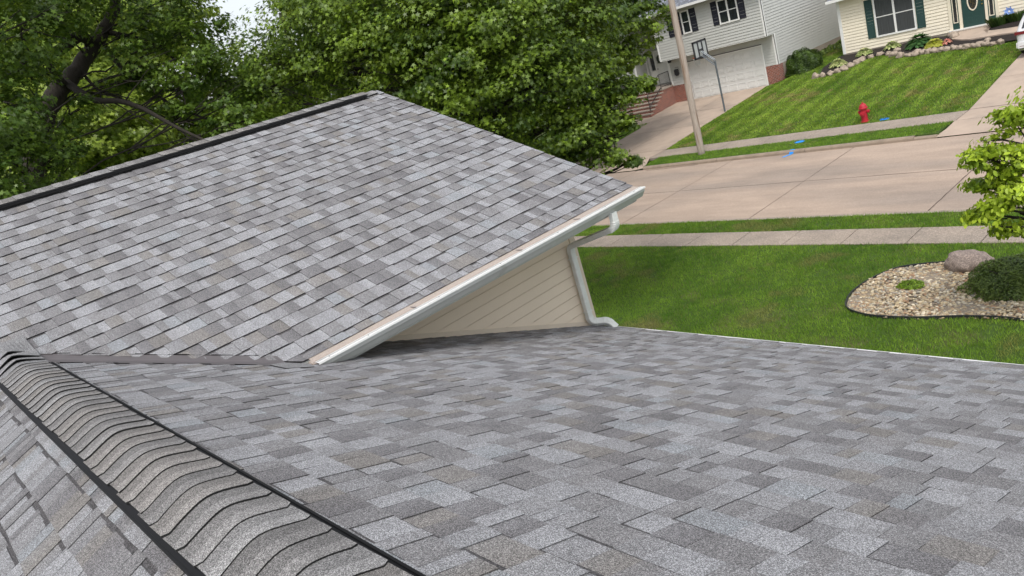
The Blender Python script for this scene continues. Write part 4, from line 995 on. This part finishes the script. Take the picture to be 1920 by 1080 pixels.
def shutter(parent,x0,x1,z0,z1,y,m):
    s=MB(); d=.035; fr=.05; zm_=(z0+z1)/2
    s.box(x0,y-d,z0,x0+fr,y-.001,z1); s.box(x1-fr,y-d,z0,x1,y-.001,z1); s.box(x0+fr,y-d,z0,x1-fr,y-.001,z0+fr); s.box(x0+fr,y-d,z1-fr,x1-fr,y-.001,z1); s.box(x0+fr,y-d,zm_-.03,x1-fr,y-.001,zm_+.03)
    for a,b in ((z0+fr,zm_-.03),(zm_+.03,z1-fr)):
        k=int((b-a)/.055)
        for i in range(k):
            za=a+(b-a)*i/k; zb=a+(b-a)*(i+1)/k; s.quad((x0+fr,y-d+.004,za),(x1-fr,y-d+.004,za),(x1-fr,y-.008,zb),(x0+fr,y-.008,zb))
    return s.build('shutter',m,parent)
# ---- grey house
H1=empty('neighbour_house',(-25.5,41.15,-5.9)); tag(H1,'grey sided two storey house with white garage door and brick base','house')
w=MB()
w.box(-29.65,41.155,-6.3,-22.31,54.5,-3.06); w.box(-29.59,40.405,-3.05,-22.31,54.5,-.16); w.box(-40,42.405,-6.3,-29.66,54.5,-.16); w.box(-40,41.16,-6.3,-32.4,42.4,-.16)
w.quad((-22.312,40.41,-.16),(-22.312,54.5,-.16),(-22.312,47.45,2.75))
w.build('wall',M_GREYS,H1)
s=MB()
siding(s,(-29.59,40.405,-3.03),(1,0,0),7.28,2.82,(0,-1,0),exp=.162,lap=.024,slot=.030)
siding(s,(-29.6,41.155,-4.78),(1,0,0),1.35,1.70,(0,-1,0),exp=.162,lap=.024,slot=.030); siding(s,(-23.15,41.155,-4.78),(1,0,0),.84,1.70,(0,-1,0),exp=.162,lap=.024,slot=.030)
siding(s,(-28.25,41.155,-3.56),(1,0,0),5.1,.48,(0,-1,0),exp=.162,lap=.024,slot=.030)
siding(s,(-22.31,41.16,-4.80),(0,1,0),13.3,1.76,(1,0,0),exp=.162,lap=.024,slot=.030); siding(s,(-22.31,40.41,-3.04),(0,1,0),14.05,2.86,(1,0,0),exp=.162,lap=.024,slot=.030)
z=-.18
while z<2.6:
    f=(2.75-z)/2.91; siding(s,(-22.31,47.45-7.05*f,z),(0,1,0),14.1*f,.162,(1,0,0),exp=.162,lap=.024,slot=.030); z+=.162
siding(s,(-32.35,42.405,-4.8),(1,0,0),2.75,4.6,(0,-1,0),exp=.162,lap=.024,slot=.030); siding(s,(-40,41.16,-5.2),(1,0,0),7.6,5,(0,-1,0),exp=.162,lap=.024,slot=.030); siding(s,(-32.4,41.16,-5.2),(0,1,0),1.24,5,(1,0,0),exp=.162,lap=.024,slot=.030)
s.build('wall_siding',M_GREYS,H1)
t=MB()
t.box(-22.40,40.37,-3.06,-22.27,40.404,-.2); t.box(-22.40,41.12,-4.80,-22.27,41.154,-3.08); t.box(-29.70,40.37,-3.06,-29.58,40.404,-.2); t.box(-22.295,41.12,-4.8,-22.27,41.27,-3.06); t.box(-22.295,40.37,-3.06,-22.27,40.5,-.2)
t.box(-29.72,41.115,-4.8,-29.6,41.15,-3.08); t.box(-32.42,41.12,-5.2,-32.3,41.15,-.2); t.box(-32.36,42.36,-4.8,-32.26,42.4,-.3)
t.box(-29.68,40.38,-3.085,-22.29,41.14,-3.055)
t.build('trim_board',M_TRIM,H1)
b=MB(); b.box(-29.74,41.11,-6.2,-28.25,41.156,-4.80); b.build('brick_base',M_BRICK,H1)
b=MB(); b.box(-23.16,41.11,-6.2,-22.33,41.156,-4.80); b.box(-22.33,41.11,-6.2,-22.28,41.6,-4.80); b.build('brick_base',M_BRICK,H1)
fd=MB(); fd.box(-22.30,41.6,-6.2,-22.285,54.5,-4.81); fd.build('foundation',M_CONC,H1)
rf=MB()
def roofslab(mb,x0,x1,ye,ze,yr,zr,yb):
    for (a,b) in (((ye,ze),(yr,zr)),((yb,ze),(yr,zr))):
        mb.quad((x0,a[0],a[1]),(x1,a[0],a[1]),(x1,b[0],b[1]),(x0,b[0],b[1])); mb.quad((x0,a[0],a[1]-.12),(x1,a[0],a[1]-.12),(x1,b[0],b[1]-.12),(x0,b[0],b[1]-.12))
        mb.quad((x0,a[0],a[1]),(x1,a[0],a[1]),(x1,a[0],a[1]-.12),(x0,a[0],a[1]-.12))
        for x in (x0,x1): mb.quad((x,a[0],a[1]),(x,b[0],b[1]),(x,b[0],b[1]-.12),(x,a[0],a[1]-.12))
roofslab(rf,-40.2,-22.0,40.0,-.10,47.45,3.0,54.9); rf.build('roof',M_HROOF,H1)
gt=MB(); gt.box(-29.9,39.86,-.26,-21.95,39.99,-.11); gt.box(-29.85,39.99,-.24,-22.0,40.38,-.22); gt.box(-40.2,39.9,-.26,-29.95,39.99,-.12); gt.build('gutter',M_TRIM,H1)
# garage door with raised panels
gdr=MB(); gdr.box(-28.25,41.14,-5.93,-23.16,41.16,-3.58)
r_=4; c_=8
for i in range(r_):
    for j in range(c_):
        x0=-28.2+j*(4.99/c_)+.07; x1=-28.2+(j+1)*(4.99/c_)-.07; z0=-5.92+i*.58+.11; z1=-5.92+(i+1)*.58-.10
        y0=41.14
        for a,b_,c2,d2,yy in ((x0,z0,x1,z0+.03,0),(x0,z1-.03,x1,z1,0),(x0,z0+.03,x0+.03,z1-.03,0),(x1-.03,z0+.03,x1,z1-.03,0)): gdr.box(a,y0-.022,b_,c2,y0-.001,d2)
        gdr.box(x0+.07,y0-.012,z0+.06,x1-.07,y0-.001,z1-.06)
for i in range(1,r_): gdr.box(-28.24,41.132,-5.92+i*.58-.006,-23.17,41.141,-5.92+i*.58+.006,mi=0)
gdr.build('garage_door',[M_DOORW,M_FLASH],H1)
gtm=MB(); gtm.box(-28.33,41.10,-5.93,-28.25,41.135,-3.50); gtm.box(-23.16,41.10,-5.93,-23.09,41.135,-3.50); gtm.box(-28.25,41.10,-3.58,-23.16,41.135,-3.50); gtm.box(-28.3,41.09,-3.52,-23.1,41.10,-3.47,mi=1); gtm.build('garage_trim',[M_TRIM,M_FLASH],H1)
window(H1,-27.53,-26.93,-1.78,-.44,40.385,M_TRIM,0,fw_=.08); window(H1,-24.98,-23.70,-1.79,-.44,40.385,M_TRIM,1,fw_=.08)
for a,b_ in ((-28.58,-28.14),(-26.90,-26.48),(-25.40,-25.0),(-23.68,-23.27)): shutter(H1,a,b_,-1.78,-.44,40.385,M_NAVY)
sh_=shutter(H1,-27.98,-27.58,-1.78,-.44,40.385,M_NAVY)
# front door, sidelight, lamp, mailbox
fd=MB(); fd.box(-31.5,42.33,-4.62,-30.62,42.385,-2.5); fd.box(-31.35,42.32,-3.7,-30.77,42.331,-2.65); fd.box(-31.35,42.32,-4.5,-30.77,42.331,-3.85)
d1=fd.build('front_door',M_DOORW,H1); k_=MB(); k_.lathe((-31.42,42.29,-3.62),[(.03,0),(.035,.02),(.02,.045)],n=10,axis='y'); k_.build('handle',M_METAL,d1)
ft=MB(); ft.box(-31.58,42.30,-4.65,-31.5,42.384,-2.42); ft.box(-30.62,42.30,-4.65,-30.54,42.384,-2.42); ft.box(-31.5,42.30,-2.5,-30.62,42.384,-2.42); ft.box(-32.05,42.30,-4.65,-31.97,42.384,-2.42); ft.box(-31.97,42.30,-2.5,-31.58,42.384,-2.42); ft.box(-31.97,42.33,-4.65,-31.58,42.384,-3.7)
ft.build('door_trim',M_TRIM,H1)
sl_=MB(); sl_.box(-31.9,42.34,-3.65,-31.65,42.38,-2.6); sl_.build('sidelight',M_GLASS,H1)
lm=MB(); lm.lathe((-31.6,42.27,-1.75),[(.02,0),(.07,.05),(.085,.22),(.10,.24),(.05,.32),(.01,.36)],n=8); lm.box(-31.62,42.28,-1.5,-31.58,42.38,-1.46); lm.lathe((-31.6,42.36,-1.52),[(.06,0),(.06,.02)],n=8,axis='y'); lm.build('wall_lamp',M_METAL,H1)
mbx=MB(); mbx.box(-29.28,41.0,-4.14,-28.98,41.11,-3.86); mbx.quad((-29.29,40.98,-3.86),(-28.97,40.98,-3.86),(-28.97,41.12,-3.78),(-29.29,41.12,-3.78)); mbx.box(-29.22,41.02,-4.20,-29.04,41.1,-4.14); mbx.build('mailbox',M_METAL,H1)
sp_=MB(); sp_.box(-29.52,40.9,-3.30,-29.38,41.1,-3.10); sp_.build('flood_lamp',M_METAL,H1)
# house number (four small digits above the mailbox)
tx=bpy.data.curves.new('house_number','FONT'); tx.body='3332'; tx.size=.15; tx.extrude=.004; tx.align_x='CENTER'
to=bpy.data.objects.new('house_number',tx); COL.objects.link(to); bpy.context.view_layer.update()
dg=bpy.context.evaluated_depsgraph_get(); me=bpy.data.meshes.new_from_object(to.evaluated_get(dg)); bpy.data.objects.remove(to)
me.transform(Matrix.Translation((-29.12,41.128,-3.72))@Matrix.Rotation(rad(90),4,'X')); me.materials.clear(); link('house_number',me,H1,M_METAL)
# wreath hangs on the door
wr=MB(); g=random.Random(4)
ring=[Vector((-31.06+.20*math.cos(a),42.26,-3.0+.20*math.sin(a))) for a in [2*math.pi*i/24 for i in range(25)]]
wr.tube(ring,.05,n=8,cap=False)
for i in range(260):
    a=g.uniform(0,6.283); c=Vector((-31.06+.20*math.cos(a),42.25,-3.0+.20*math.sin(a))); d=Vector((math.cos(a+g.uniform(-1,1)),g.uniform(-.6,0),math.sin(a+g.uniform(-1,1))))*g.uniform(.06,.12); s_=Vector((g.uniform(-1,1),g.uniform(-1,1),g.uniform(-1,1)))*.018
    wr.quad(c-s_,c+s_,c+d)
tag(wr.build('wreath',mat('wreath_twigs',(.05,.065,.045),rough=.9,var=.4,scale=20)),'round grey green wreath hanging on the white front door','wreath')
# steps: brick risers and side, concrete treads
stp=MB(); trd=MB(); y=41.1; nst=6; zl=-4.70; y0=39.95
stp.box(-33.1,y0,-6.3,-29.66,42.38,zl-.07); trd.box(-33.14,y0-.03,zl-.07,-29.62,42.38,zl)
for k in range(1,nst+1):
    ya=y0-.29*k; zt=zl-.19*k; xr=-29.66; xl=-33.1
    stp.box(xl,ya,-6.4,xr,ya+.289,zt-.065); trd.box(xl-.02,ya-.03,zt-.065,xr+.02,ya+.285,zt)
st_=stp.build('entry_steps',M_BRICK); tag(st_,'brick entry steps with concrete treads left of the garage','steps')
bevel(trd.build('tread',M_CONC,st_),.01,1)
rl=empty('hand_railing',(-29.8,40.5,-4.7)); tag(rl,'black iron railing along the landing and steps of the grey house','railing')
m_=MB(); X_=-29.78
for (ya,yb,za,zb) in ((41.05,39.98,-3.78,-3.78),(41.05,39.98,-4.58,-4.58),(39.98,38.4,-3.78,-4.78),(39.98,38.4,-4.58,-5.5)): m_.tube([(X_,ya,za),(X_,yb,zb)],.022,n=6)
m_.build('rail',M_METAL,rl)
for yy in (41.05,39.98):
    m_=MB(); m_.tube([(X_,yy,-4.7),(X_,yy,-3.76)],.024,n=6); m_.build('post',M_METAL,rl)
m_=MB(); m_.tube([(X_,38.42,-5.7),(X_,38.42,-4.76)],.024,n=6); m_.build('post',M_METAL,rl)
m_=MB()
for i in range(1,9): yy=39.98+1.07*i/9; m_.tube([(X_,yy,-4.58),(X_,yy,-3.78)],.010,n=5)
for i in range(1,12): t=i/12; yy=39.98-1.58*t; m_.tube([(X_,yy,-4.58-.92*t),(X_,yy,-3.78-1.0*t)],.010,n=5)
m_.build('baluster',M_METAL,rl)
# utility meter and cables on the side wall
um=MB()
um.box(-22.28,50.2,-3.6,-22.15,50.55,-3.0); um.box(-22.28,51.0,-3.9,-22.17,51.3,-3.5); um.tube([(-22.2,50.38,-3.0),(-22.2,50.38,.9)],.03,n=6); um.tube([(-22.2,50.38,-3.6),(-22.2,50.38,-4.9)],.03,n=6)
um.tube([(-22.24,49.6,.5),(-22.24,49.3,-1.4),(-22.24,49.6,-2.6),(-22.24,50.2,-3.3)],.012,n=5); um.tube([(-22.24,49.8,-3.2),(-22.24,49.5,-4.0),(-22.24,49.6,-4.75)],.012,n=5)
um.build('electric_meter',M_GALV,H1)

# ---- cream house
Y2=43.6
H2=empty('neighbour_house',(-13,Y2,-5.35)); tag(H2,'cream sided house with dark green door and shutters behind the mulch bed','house')
w=MB(); w.box(-19.60,Y2+.002,-5.75,2.5,55,-2.32); w.build('wall',M_CREAM,H2)
s=MB(); siding(s,(-19.6,Y2,-5.28),(1,0,0),5.58,2.95,(0,-1,0),exp=.162,lap=.024,slot=.030); siding(s,(-11.95,Y2,-5.28),(1,0,0),14.4,2.95,(0,-1,0),exp=.162,lap=.024,slot=.030); siding(s,(-19.6,Y2+.01,-5.28),(0,1,0),11.3,2.95,(-1,0,0),exp=.162,lap=.024,slot=.030); s.build('wall_siding',M_CREAM,H2)
t=MB(); t.box(-19.66,Y2-.045,-5.30,-19.50,Y2-.021,-2.35); t.box(-19.66,Y2-.02,-5.30,-19.622,Y2+.12,-2.35); t.build('corner_board',M_TRIM,H2)
t=MB(); t.box(-19.62,Y2-.012,-5.8,2.5,Y2-.001,-5.285); t.box(-19.63,Y2,-5.8,-19.605,55,-5.285); t.build('foundation',M_CONC,H2)
rf=MB(); roofslab(rf,-20.0,3,Y2-.45,-2.22,49.3,.2,55.4); rf.build('roof',M_HROOF,H2)
t=MB(); t.box(-20.0,Y2-.45,-2.36,3,Y2-.02,-2.345); t.box(-20.0,Y2-.57,-2.36,3,Y2-.451,-2.22); t.build('gutter',M_TRIM,H2)
window(H2,-17.72,-15.66,-4.75,-2.68,Y2-.022,M_TRIM,1,glass=M_CURT,fw_=.085)
shutter(H2,-18.17,-17.76,-4.75,-2.70,Y2-.022,M_GREEN); shutter(H2,-15.63,-15.22,-4.75,-2.70,Y2-.022,M_GREEN)
# entry: cream trim, two sidelights, green door with oval glass
t=MB(); yf=Y2-.06
for a,b_ in ((-14.13,-13.98),(-13.66,-13.52),(-12.50,-12.38),(-12.06,-11.92)): t.box(a,yf,-5.22,b_,Y2-.001,-2.75)
t.box(-14.15,yf,-2.95,-11.9,Y2-.001,-2.75); t.build('door_trim',M_CREAMT,H2)
dd=MB(); dd.box(-13.50,Y2-.05,-5.20,-12.52,Y2-.001,-2.96)
for a,b_,c2,d2 in ((-13.36,-5.02,-13.07,-4.75),(-12.95,-5.02,-12.66,-4.75),(-13.36,-4.66,-13.07,-4.50),(-12.95,-4.66,-12.66,-4.50)):
    dd.box(a,Y2-.058,b_,c2,Y2-.049,d2)
do=dd.build('front_door',M_GREEN,H2)
ov=MB(); cx_,cz_=-13.01,-3.95; n=28
for i in range(n):
    a=2*math.pi*i/n; b_=2*math.pi*(i+1)/n
    P=[(cx_+.24*math.cos(a),Y2-.075,cz_+.50*math.sin(a)),(cx_+.24*math.cos(b_),Y2-.075,cz_+.50*math.sin(b_)),(cx_+.185*math.cos(b_),Y2-.075,cz_+.44*math.sin(b_)),(cx_+.185*math.cos(a),Y2-.075,cz_+.44*math.sin(a))]
    ov.quad(*P); ov.quad(P[0],P[1],(P[1][0],Y2-.05,P[1][2]),(P[0][0],Y2-.05,P[0][2])); ov.quad(P[3],P[2],(P[2][0],Y2-.05,P[2][2]),(P[3][0],Y2-.05,P[3][2]))
oo=ov.build('oval_frame',M_CREAMT,do)
og=MB(); og.quad(*[(cx_+.19*math.cos(2*math.pi*i/n),Y2-.056,cz_+.45*math.sin(2*math.pi*i/n)) for i in range(n)])
for k in (-.08,.0,.08): og.obox((cx_+k,Y2-.06,cz_),(.004,0,0),(0,.002,0),(k*.3,0,.36),mi=1)
for k in (-.12,.12): og.obox((cx_,Y2-.061,cz_+k),(.13,0,.1*(1 if k>0 else -1)),(0,.002,0),(0,0,.004),mi=1)
og.build('oval_glass',[M_GLASS,M_BRASS],do)
kn=MB(); kn.lathe((-12.60,Y2-.11,-4.22),[(.02,0),(.035,.02),(.03,.05),(.03,.062)],n=10,axis='y'); kn.build('handle',M_BRASS,do); kn=MB(); kn.lathe((-12.60,Y2-.08,-4.05),[(.03,0),(.03,.03)],n=10,axis='y'); kn.build('lock',M_BRASS,do)
for a,b_ in ((-13.98,-13.66),(-12.38,-12.06)):
    q_=MB(); q_.box(a,Y2-.045,-5.20,b_,Y2-.001,-2.96); so_=q_.build('sidelight',M_GREEN,H2)
    q_=MB(); q_.box(a+.05,Y2-.06,-4.85,a+.085,Y2-.046,-3.1); q_.box(b_-.085,Y2-.06,-4.85,b_-.05,Y2-.046,-3.1); q_.box(a+.05,Y2-.06,-4.89,b_-.05,Y2-.046,-4.85); q_.build('frame',M_CREAMT,so_)
    q_=MB(); q_.box(a+.085,Y2-.052,-4.85,b_-.085,Y2-.0455,-3.1); q_.build('pane',M_GLASS,so_)
q_=MB(); q_.box(-14.16,Y2-.16,-5.26,-11.9,Y2-.002,-5.205); q_.build('door_sill',M_TRIM,H2)
q_=MB()
for i in range(5): q_.box(-14.0+i*.41,Y2-.34,-5.52,-13.6+i*.41-.0,Y2-.002,-5.262-.001*(i%2))
q_.build('door_step',M_CONC,H2)

# ================================================================== STREET OBJECTS
# utility pole
pp=MB(); pts=[(-19.83,28.49,-6.75),(-19.83,28.49,-6.4)]; 
for i in range(1,9): t=i/8; pts.append((-19.83+.18*t+.008*math.sin(i*2),28.49,-6.4+9.4*t))
pp.tube(pts,[.165,.158]+[.156-.022*i/8 for i in range(1,9)],n=20)
tag(pp.build('utility_pole',M_POLE,smooth=True),'weathered wooden utility pole standing in the far grass strip','pole')
# hydrant
hy=empty('fire_hydrant',(-13.38,30.62,-6.54)); tag(hy,'red fire hydrant at the bottom of the sloping lawn','hydrant')
hx,hyy,hz=-13.38,30.66,-6.55
b=MB(); b.lathe((hx,hyy,hz),[(.17,0),(.17,.03),(.13,.04),(.125,.10),(.125,.52),(.15,.53),(.175,.54),(.18,.575),(.16,.59),(.15,.62),(.14,.66),(.12,.70),(.08,.735),(.045,.755)],n=20); b.build('body',M_HYD,hy,smooth=False)
b=MB(); b.lathe((hx,hyy,hz+.75),[(.028,0),(.028,.05),(.02,.06)],n=5); b.build('cap_nut',M_HYD,hy)
b=MB(); b.lathe((hx+.09,hyy,hz+.42),[(.062,0),(.062,.07),(.075,.08),(.075,.12),(.03,.13),(.03,.16)],n=14,axis='x'); b.build('side_nozzle',M_HYD,hy)
b=MB(); b.lathe((hx-.09,hyy,hz+.42),[(.062,0),(.062,-.06),(.072,-.07),(.072,-.10),(.03,-.11),(.03,-.13)],n=14,axis='x'); b.build('side_nozzle',M_HYD,hy)
b=MB(); b.lathe((hx,hyy-.09,hz+.36),[(.08,0),(.08,-.06),(.095,-.07),(.095,-.11),(.035,-.12),(.035,-.15)],n=16,axis='y'); b.build('front_nozzle',M_HYD,hy)
# basketball hoop
BX,BY,BZ=-23.28,36.4,T(-23.28,36.4); bh=empty('basketball_hoop',(BX,BY,BZ)); tag(bh,'basketball hoop on a grey pole at the edge of the driveway','basketball hoop')
b=MB(); b.tube([(BX,BY,BZ-.1),(BX+.0,BY,BZ+1.4),(BX,BY,BZ+2.78)],[.05,.05,.05],n=10); b.tube([(BX,BY,BZ+.9),(BX,BY,BZ+.96)],.058,n=10); b.build('pole',M_GALV,bh)
bdx=-24.02; bz0=-3.02; bz1=-2.16; by0,by1=BY-.62,BY+.62
b=MB()
for dy in (-.07,.07):
    b.tube([(BX,BY+dy,-3.42),(BX-.03,BY+dy,-3.30),(bdx+.05,BY+dy,-2.72)],.024,n=6); b.tube([(BX,BY+dy,-3.60),(bdx+.05,BY+dy,-2.95)],.024,n=6)
b.build('arm',M_GALV,bh)
b=MB()
for (y0,z0,y1,z1) in ((by0,bz0,by1,bz0),(by0,bz1,by1,bz1),(by0,bz0,by0,bz1),(by1,bz0,by1,bz1)): b.obox((bdx,(y0+y1)/2,(z0+z1)/2),(.025,0,0),(0,abs(y1-y0)/2+.05,0),(0,0,abs(z1-z0)/2+.05))
for yy in (-.2,.2): b.obox((bdx+.025,BY+yy,(bz0+bz1)/2),(.014,0,0),(0,.045,0),(0,0,.42))
b.obox((bdx+.026,BY,-2.62),(.012,0,0),(0,.2,0),(0,0,.04))
b.build('backboard_frame',M_METAL,bh)
b=MB(); b.box(bdx-.008,by0+.03,bz0+.03,bdx+.008,by1-.03,bz1-.03); b.build('backboard',M_ACR,bh)
rc=(bdx-.33,BY,-2.98)
b=MB(); b.tube([(rc[0]+.23*math.cos(2*math.pi*i/20),rc[1]+.23*math.sin(2*math.pi*i/20),rc[2]) for i in range(21)],.012,n=6,cap=False); b.box(bdx-.12,BY-.06,-3.05,bdx-.02,BY+.06,-2.97); b.build('rim',M_ORANGE,bh)
b=MB()
for i in range(12):
    a=2*math.pi*i/12
    for s_ in (1,-1):
        a2=a+s_*.5; b.tube([(rc[0]+.23*math.cos(a),rc[1]+.23*math.sin(a),rc[2]),(rc[0]+.15*math.cos((a+a2)/2),rc[1]+.15*math.sin((a+a2)/2),rc[2]-.22),(rc[0]+.12*math.cos(a2),rc[1]+.12*math.sin(a2),rc[2]-.42)],.005,n=4)
b.build('net',M_NET,bh)
# blue utility paint marks
b=MB(); b.quad((-14.98,27.335,-6.570),(-14.78,27.335,-6.570),(-14.78,27.42,-6.571),(-14.98,27.42,-6.571)); b.quad((-14.98,27.262,-6.64),(-14.80,27.262,-6.64),(-14.78,27.335,-6.570),(-14.98,27.335,-6.570)); b.quad((-14.98,27.255,-6.712),(-14.82,27.255,-6.712),(-14.80,27.262,-6.64),(-14.98,27.262,-6.64)); b.quad((-15.12,26.86,-6.711),(-15.0,26.84,-6.711),(-14.84,27.25,-6.711),(-14.98,27.25,-6.711))
tag(b.build('paint_mark',M_BLUE),'blue spray paint mark running down the curb face','paint mark','blue utility paint marks')
for (px,py,rx,ry),lab in zip(PAINT,('blue paint patch on the grass strip beside the far sidewalk','blue paint patch on the lawn just right of the hydrant')):
    b=MB(); n=18; z=-6.545
    b.quad(*[(px+rx*.85*(1+.15*math.sin(i*2.3))*math.cos(2*math.pi*i/n),py+ry*.85*(1+.15*math.sin(i*1.7))*math.sin(2*math.pi*i/n),z+.0*i) for i in range(n)])
    tag(b.build('paint_mark',M_BLUE),lab,'paint mark','blue utility paint marks')
# blue glass flower ornament on a stake
of=empty('garden_ornament',(-11.35,43.2,-5.4)); tag(of,'light blue glass flower on a thin stake by the cream wall','ornament')
b=MB(); g=random.Random(5); c=Vector((-11.40,43.2,-4.83))
for k in range(16):
    a=2*math.pi*k/16; R_=.27 if k%2 else .20; d=Vector((math.cos(a),-.25 if k%2 else -.45,math.sin(a))); s_=Vector((-math.sin(a),0,math.cos(a)))*.05
    b.quad(c,c+d*R_*.55+s_,c+d*R_,c+d*R_*.55-s_)
b.build('petals',M_FLOWER,of); b=MB(); b.lathe(c+Vector((0,-.02,0)),[(.05,0),(.04,-.03),(.01,-.04)],n=10,axis='y'); b.build('flower_centre',M_TRIM,of)
b=MB(); b.tube([(-11.40,43.22,-5.42),(-11.40,43.22,-4.83)],.012,n=6); b.build('stake',M_METAL,of)

# ---- white SUV seen from behind
car=empty('parked_car',(-8.55,38.6,T(-8.6,36.8))); tag(car,'white SUV parked nose in on the right driveway, rear cut by the frame','car')
cz=T(-8.6,37.0)+.02; cx=-8.52; y0=36.32; y1=41.0; hw=.96
SEC=[ # (y, halfwidth low, belt halfwidth, roof halfwidth, z low, z belt, z roof)
 (y0,.80,.84,.60,.42,.95,1.00),(y0+.06,.90,.92,.66,.36,1.04,1.12),(y0+.28,.95,.95,.70,.30,1.08,1.52),(y0+.52,.96,.96,.73,.28,1.08,1.66),(y0+1.2,.96,.96,.74,.26,1.06,1.72),(y0+2.4,.96,.96,.74,.26,1.03,1.72),(y0+3.0,.96,.95,.70,.26,1.02,1.60),(y0+3.75,.95,.93,.80,.28,1.0,1.04),(y0+4.5,.90,.86,.6,.34,.86,.90),(y0+4.68,.80,.74,.5,.42,.74,.76)]
b=MB(); rings=[]
for (y,wl_,wb_,wr_,zl_,zb_,zr_) in SEC:
    half=[(wl_*.86,zl_),(wl_,zl_+.12),(wl_+.01,(zl_+zb_)/2),(wb_,zb_),((wb_+wr_)/2+.02,(zb_+zr_)/2),(wr_+.02,zr_-.06),(wr_*.85,zr_),(wr_*.4,zr_+.015)]
    pts=[(cx+a,y,cz+z) for a,z in half]+[(cx-a,y,cz+z) for a,z in reversed(half)]
    rings.append(len(b.v)); b.v+=pts; b.c+=[(1,1,1)]*len(pts)
K=16
for i in range(len(rings)-1):
    for k in range(K-1): b.f.append((rings[i]+k,rings[i]+k+1,rings[i+1]+k+1,rings[i+1]+k)); b.m.append(0)
    b.f.append((rings[i]+K-1,rings[i],rings[i+1],rings[i+1]+K-1)); b.m.append(0)
b.f.append(tuple(rings[0]+k for k in range(K))); b.m.append(0); b.f.append(tuple(rings[-1]+k for k in reversed(range(K)))); b.m.append(0)
body=b.build('body',M_CAR,car,smooth=True); body.modifiers.new('sub','SUBSURF').render_levels=1; body.modifiers['sub'].levels=1
def lerp(a,b,t): return a+(b-a)*t
b=MB() # rear window lies on the sloping tailgate
b.quad((cx-.72,y0+.075,cz+1.12),(cx+.72,y0+.075,cz+1.12),(cx+.60,y0+.31,cz+1.56),(cx-.60,y0+.31,cz+1.56)); b.quad((cx-.72,y0+.075,cz+1.12),(cx-.60,y0+.31,cz+1.56),(cx-.58,y0+.40,cz+1.56),(cx-.70,y0+.2,cz+1.12)); b.build('rear_window',M_GLASS,car)
b=MB(); b.box(cx-.78,y0-.0,cz+.30+.16,cx+.78,y0+.12,cz+.50); b.box(cx-.86,y0-.045,cz+.36,cx+.86,y0+.10,cz+.60); b.box(cx-.92,y0-.01,cz+.38,cx+.92,y0+.3,cz+.58); bevel(b.build('bumper',M_CAR,car),.03,3)
b=MB(); b.box(cx-.90,y0-.005,cz+.90,cx+.90,y0+.05,cz+1.02); b.box(cx-.958,y0+.02,cz+.90,cx-.86,y0+.34,cz+1.02); b.box(cx+.86,y0+.02,cz+.90,cx+.958,y0+.34,cz+1.02); bevel(b.build('tail_light',M_RED,car),.015,2)
b=MB(); b.box(cx-.80,y0-.012,cz+.24,cx+.80,y0+.2,cz+.36); b.build('lower_valance',M_TIRE,car)
b=MB(); b.box(cx-.84,y0-.055,cz+.27,cx-.60,y0-.01,cz+.31); b.box(cx-.80,y0-.056,cz+.325,cx-.62,y0-.012,cz+.345); b.box(cx-.80,y0-.052,cz+.43,cx+.80,y0-.044,cz+.445,mi=1); b.build('exhaust_trim',[M_CHROME,M_RED],car)
b=MB(); b.box(cx-.42,y0-.02,cz+.70,cx+.42,y0+.02,cz+.73); b.build('tailgate_strip',M_CHROME,car)
for sx in (-1,1):
    b=MB()
    P=[(cx+sx*.905,y0+.62,cz+1.12),(cx+sx*.905,y0+2.9,cz+1.10),(cx+sx*.77,y0+2.7,cz+1.60),(cx+sx*.775,y0+.75,cz+1.60)]
    b.quad(*[(p[0]+sx*.03,p[1],p[2]) for p in P]); b.build('side_window',M_GLASS,car)
    for wy in (y0+.92,y0+3.75):
        q_=MB(); q_.lathe((cx+sx*.74,wy,cz+.33),[(.25,0),(.34,.02*sx),(.34,.20*sx),(.30,.23*sx),(.21,.232*sx)],n=24,axis='x'); wo_=q_.build('wheel',M_TIRE,car)
        q_=MB(); q_.lathe((cx+sx*.955,wy,cz+.33),[(.21,0),(.20,.018*sx),(.06,.01*sx),(.05,.022*sx)],n=20,axis='x'); q_.build('rim',M_CHROME,wo_)
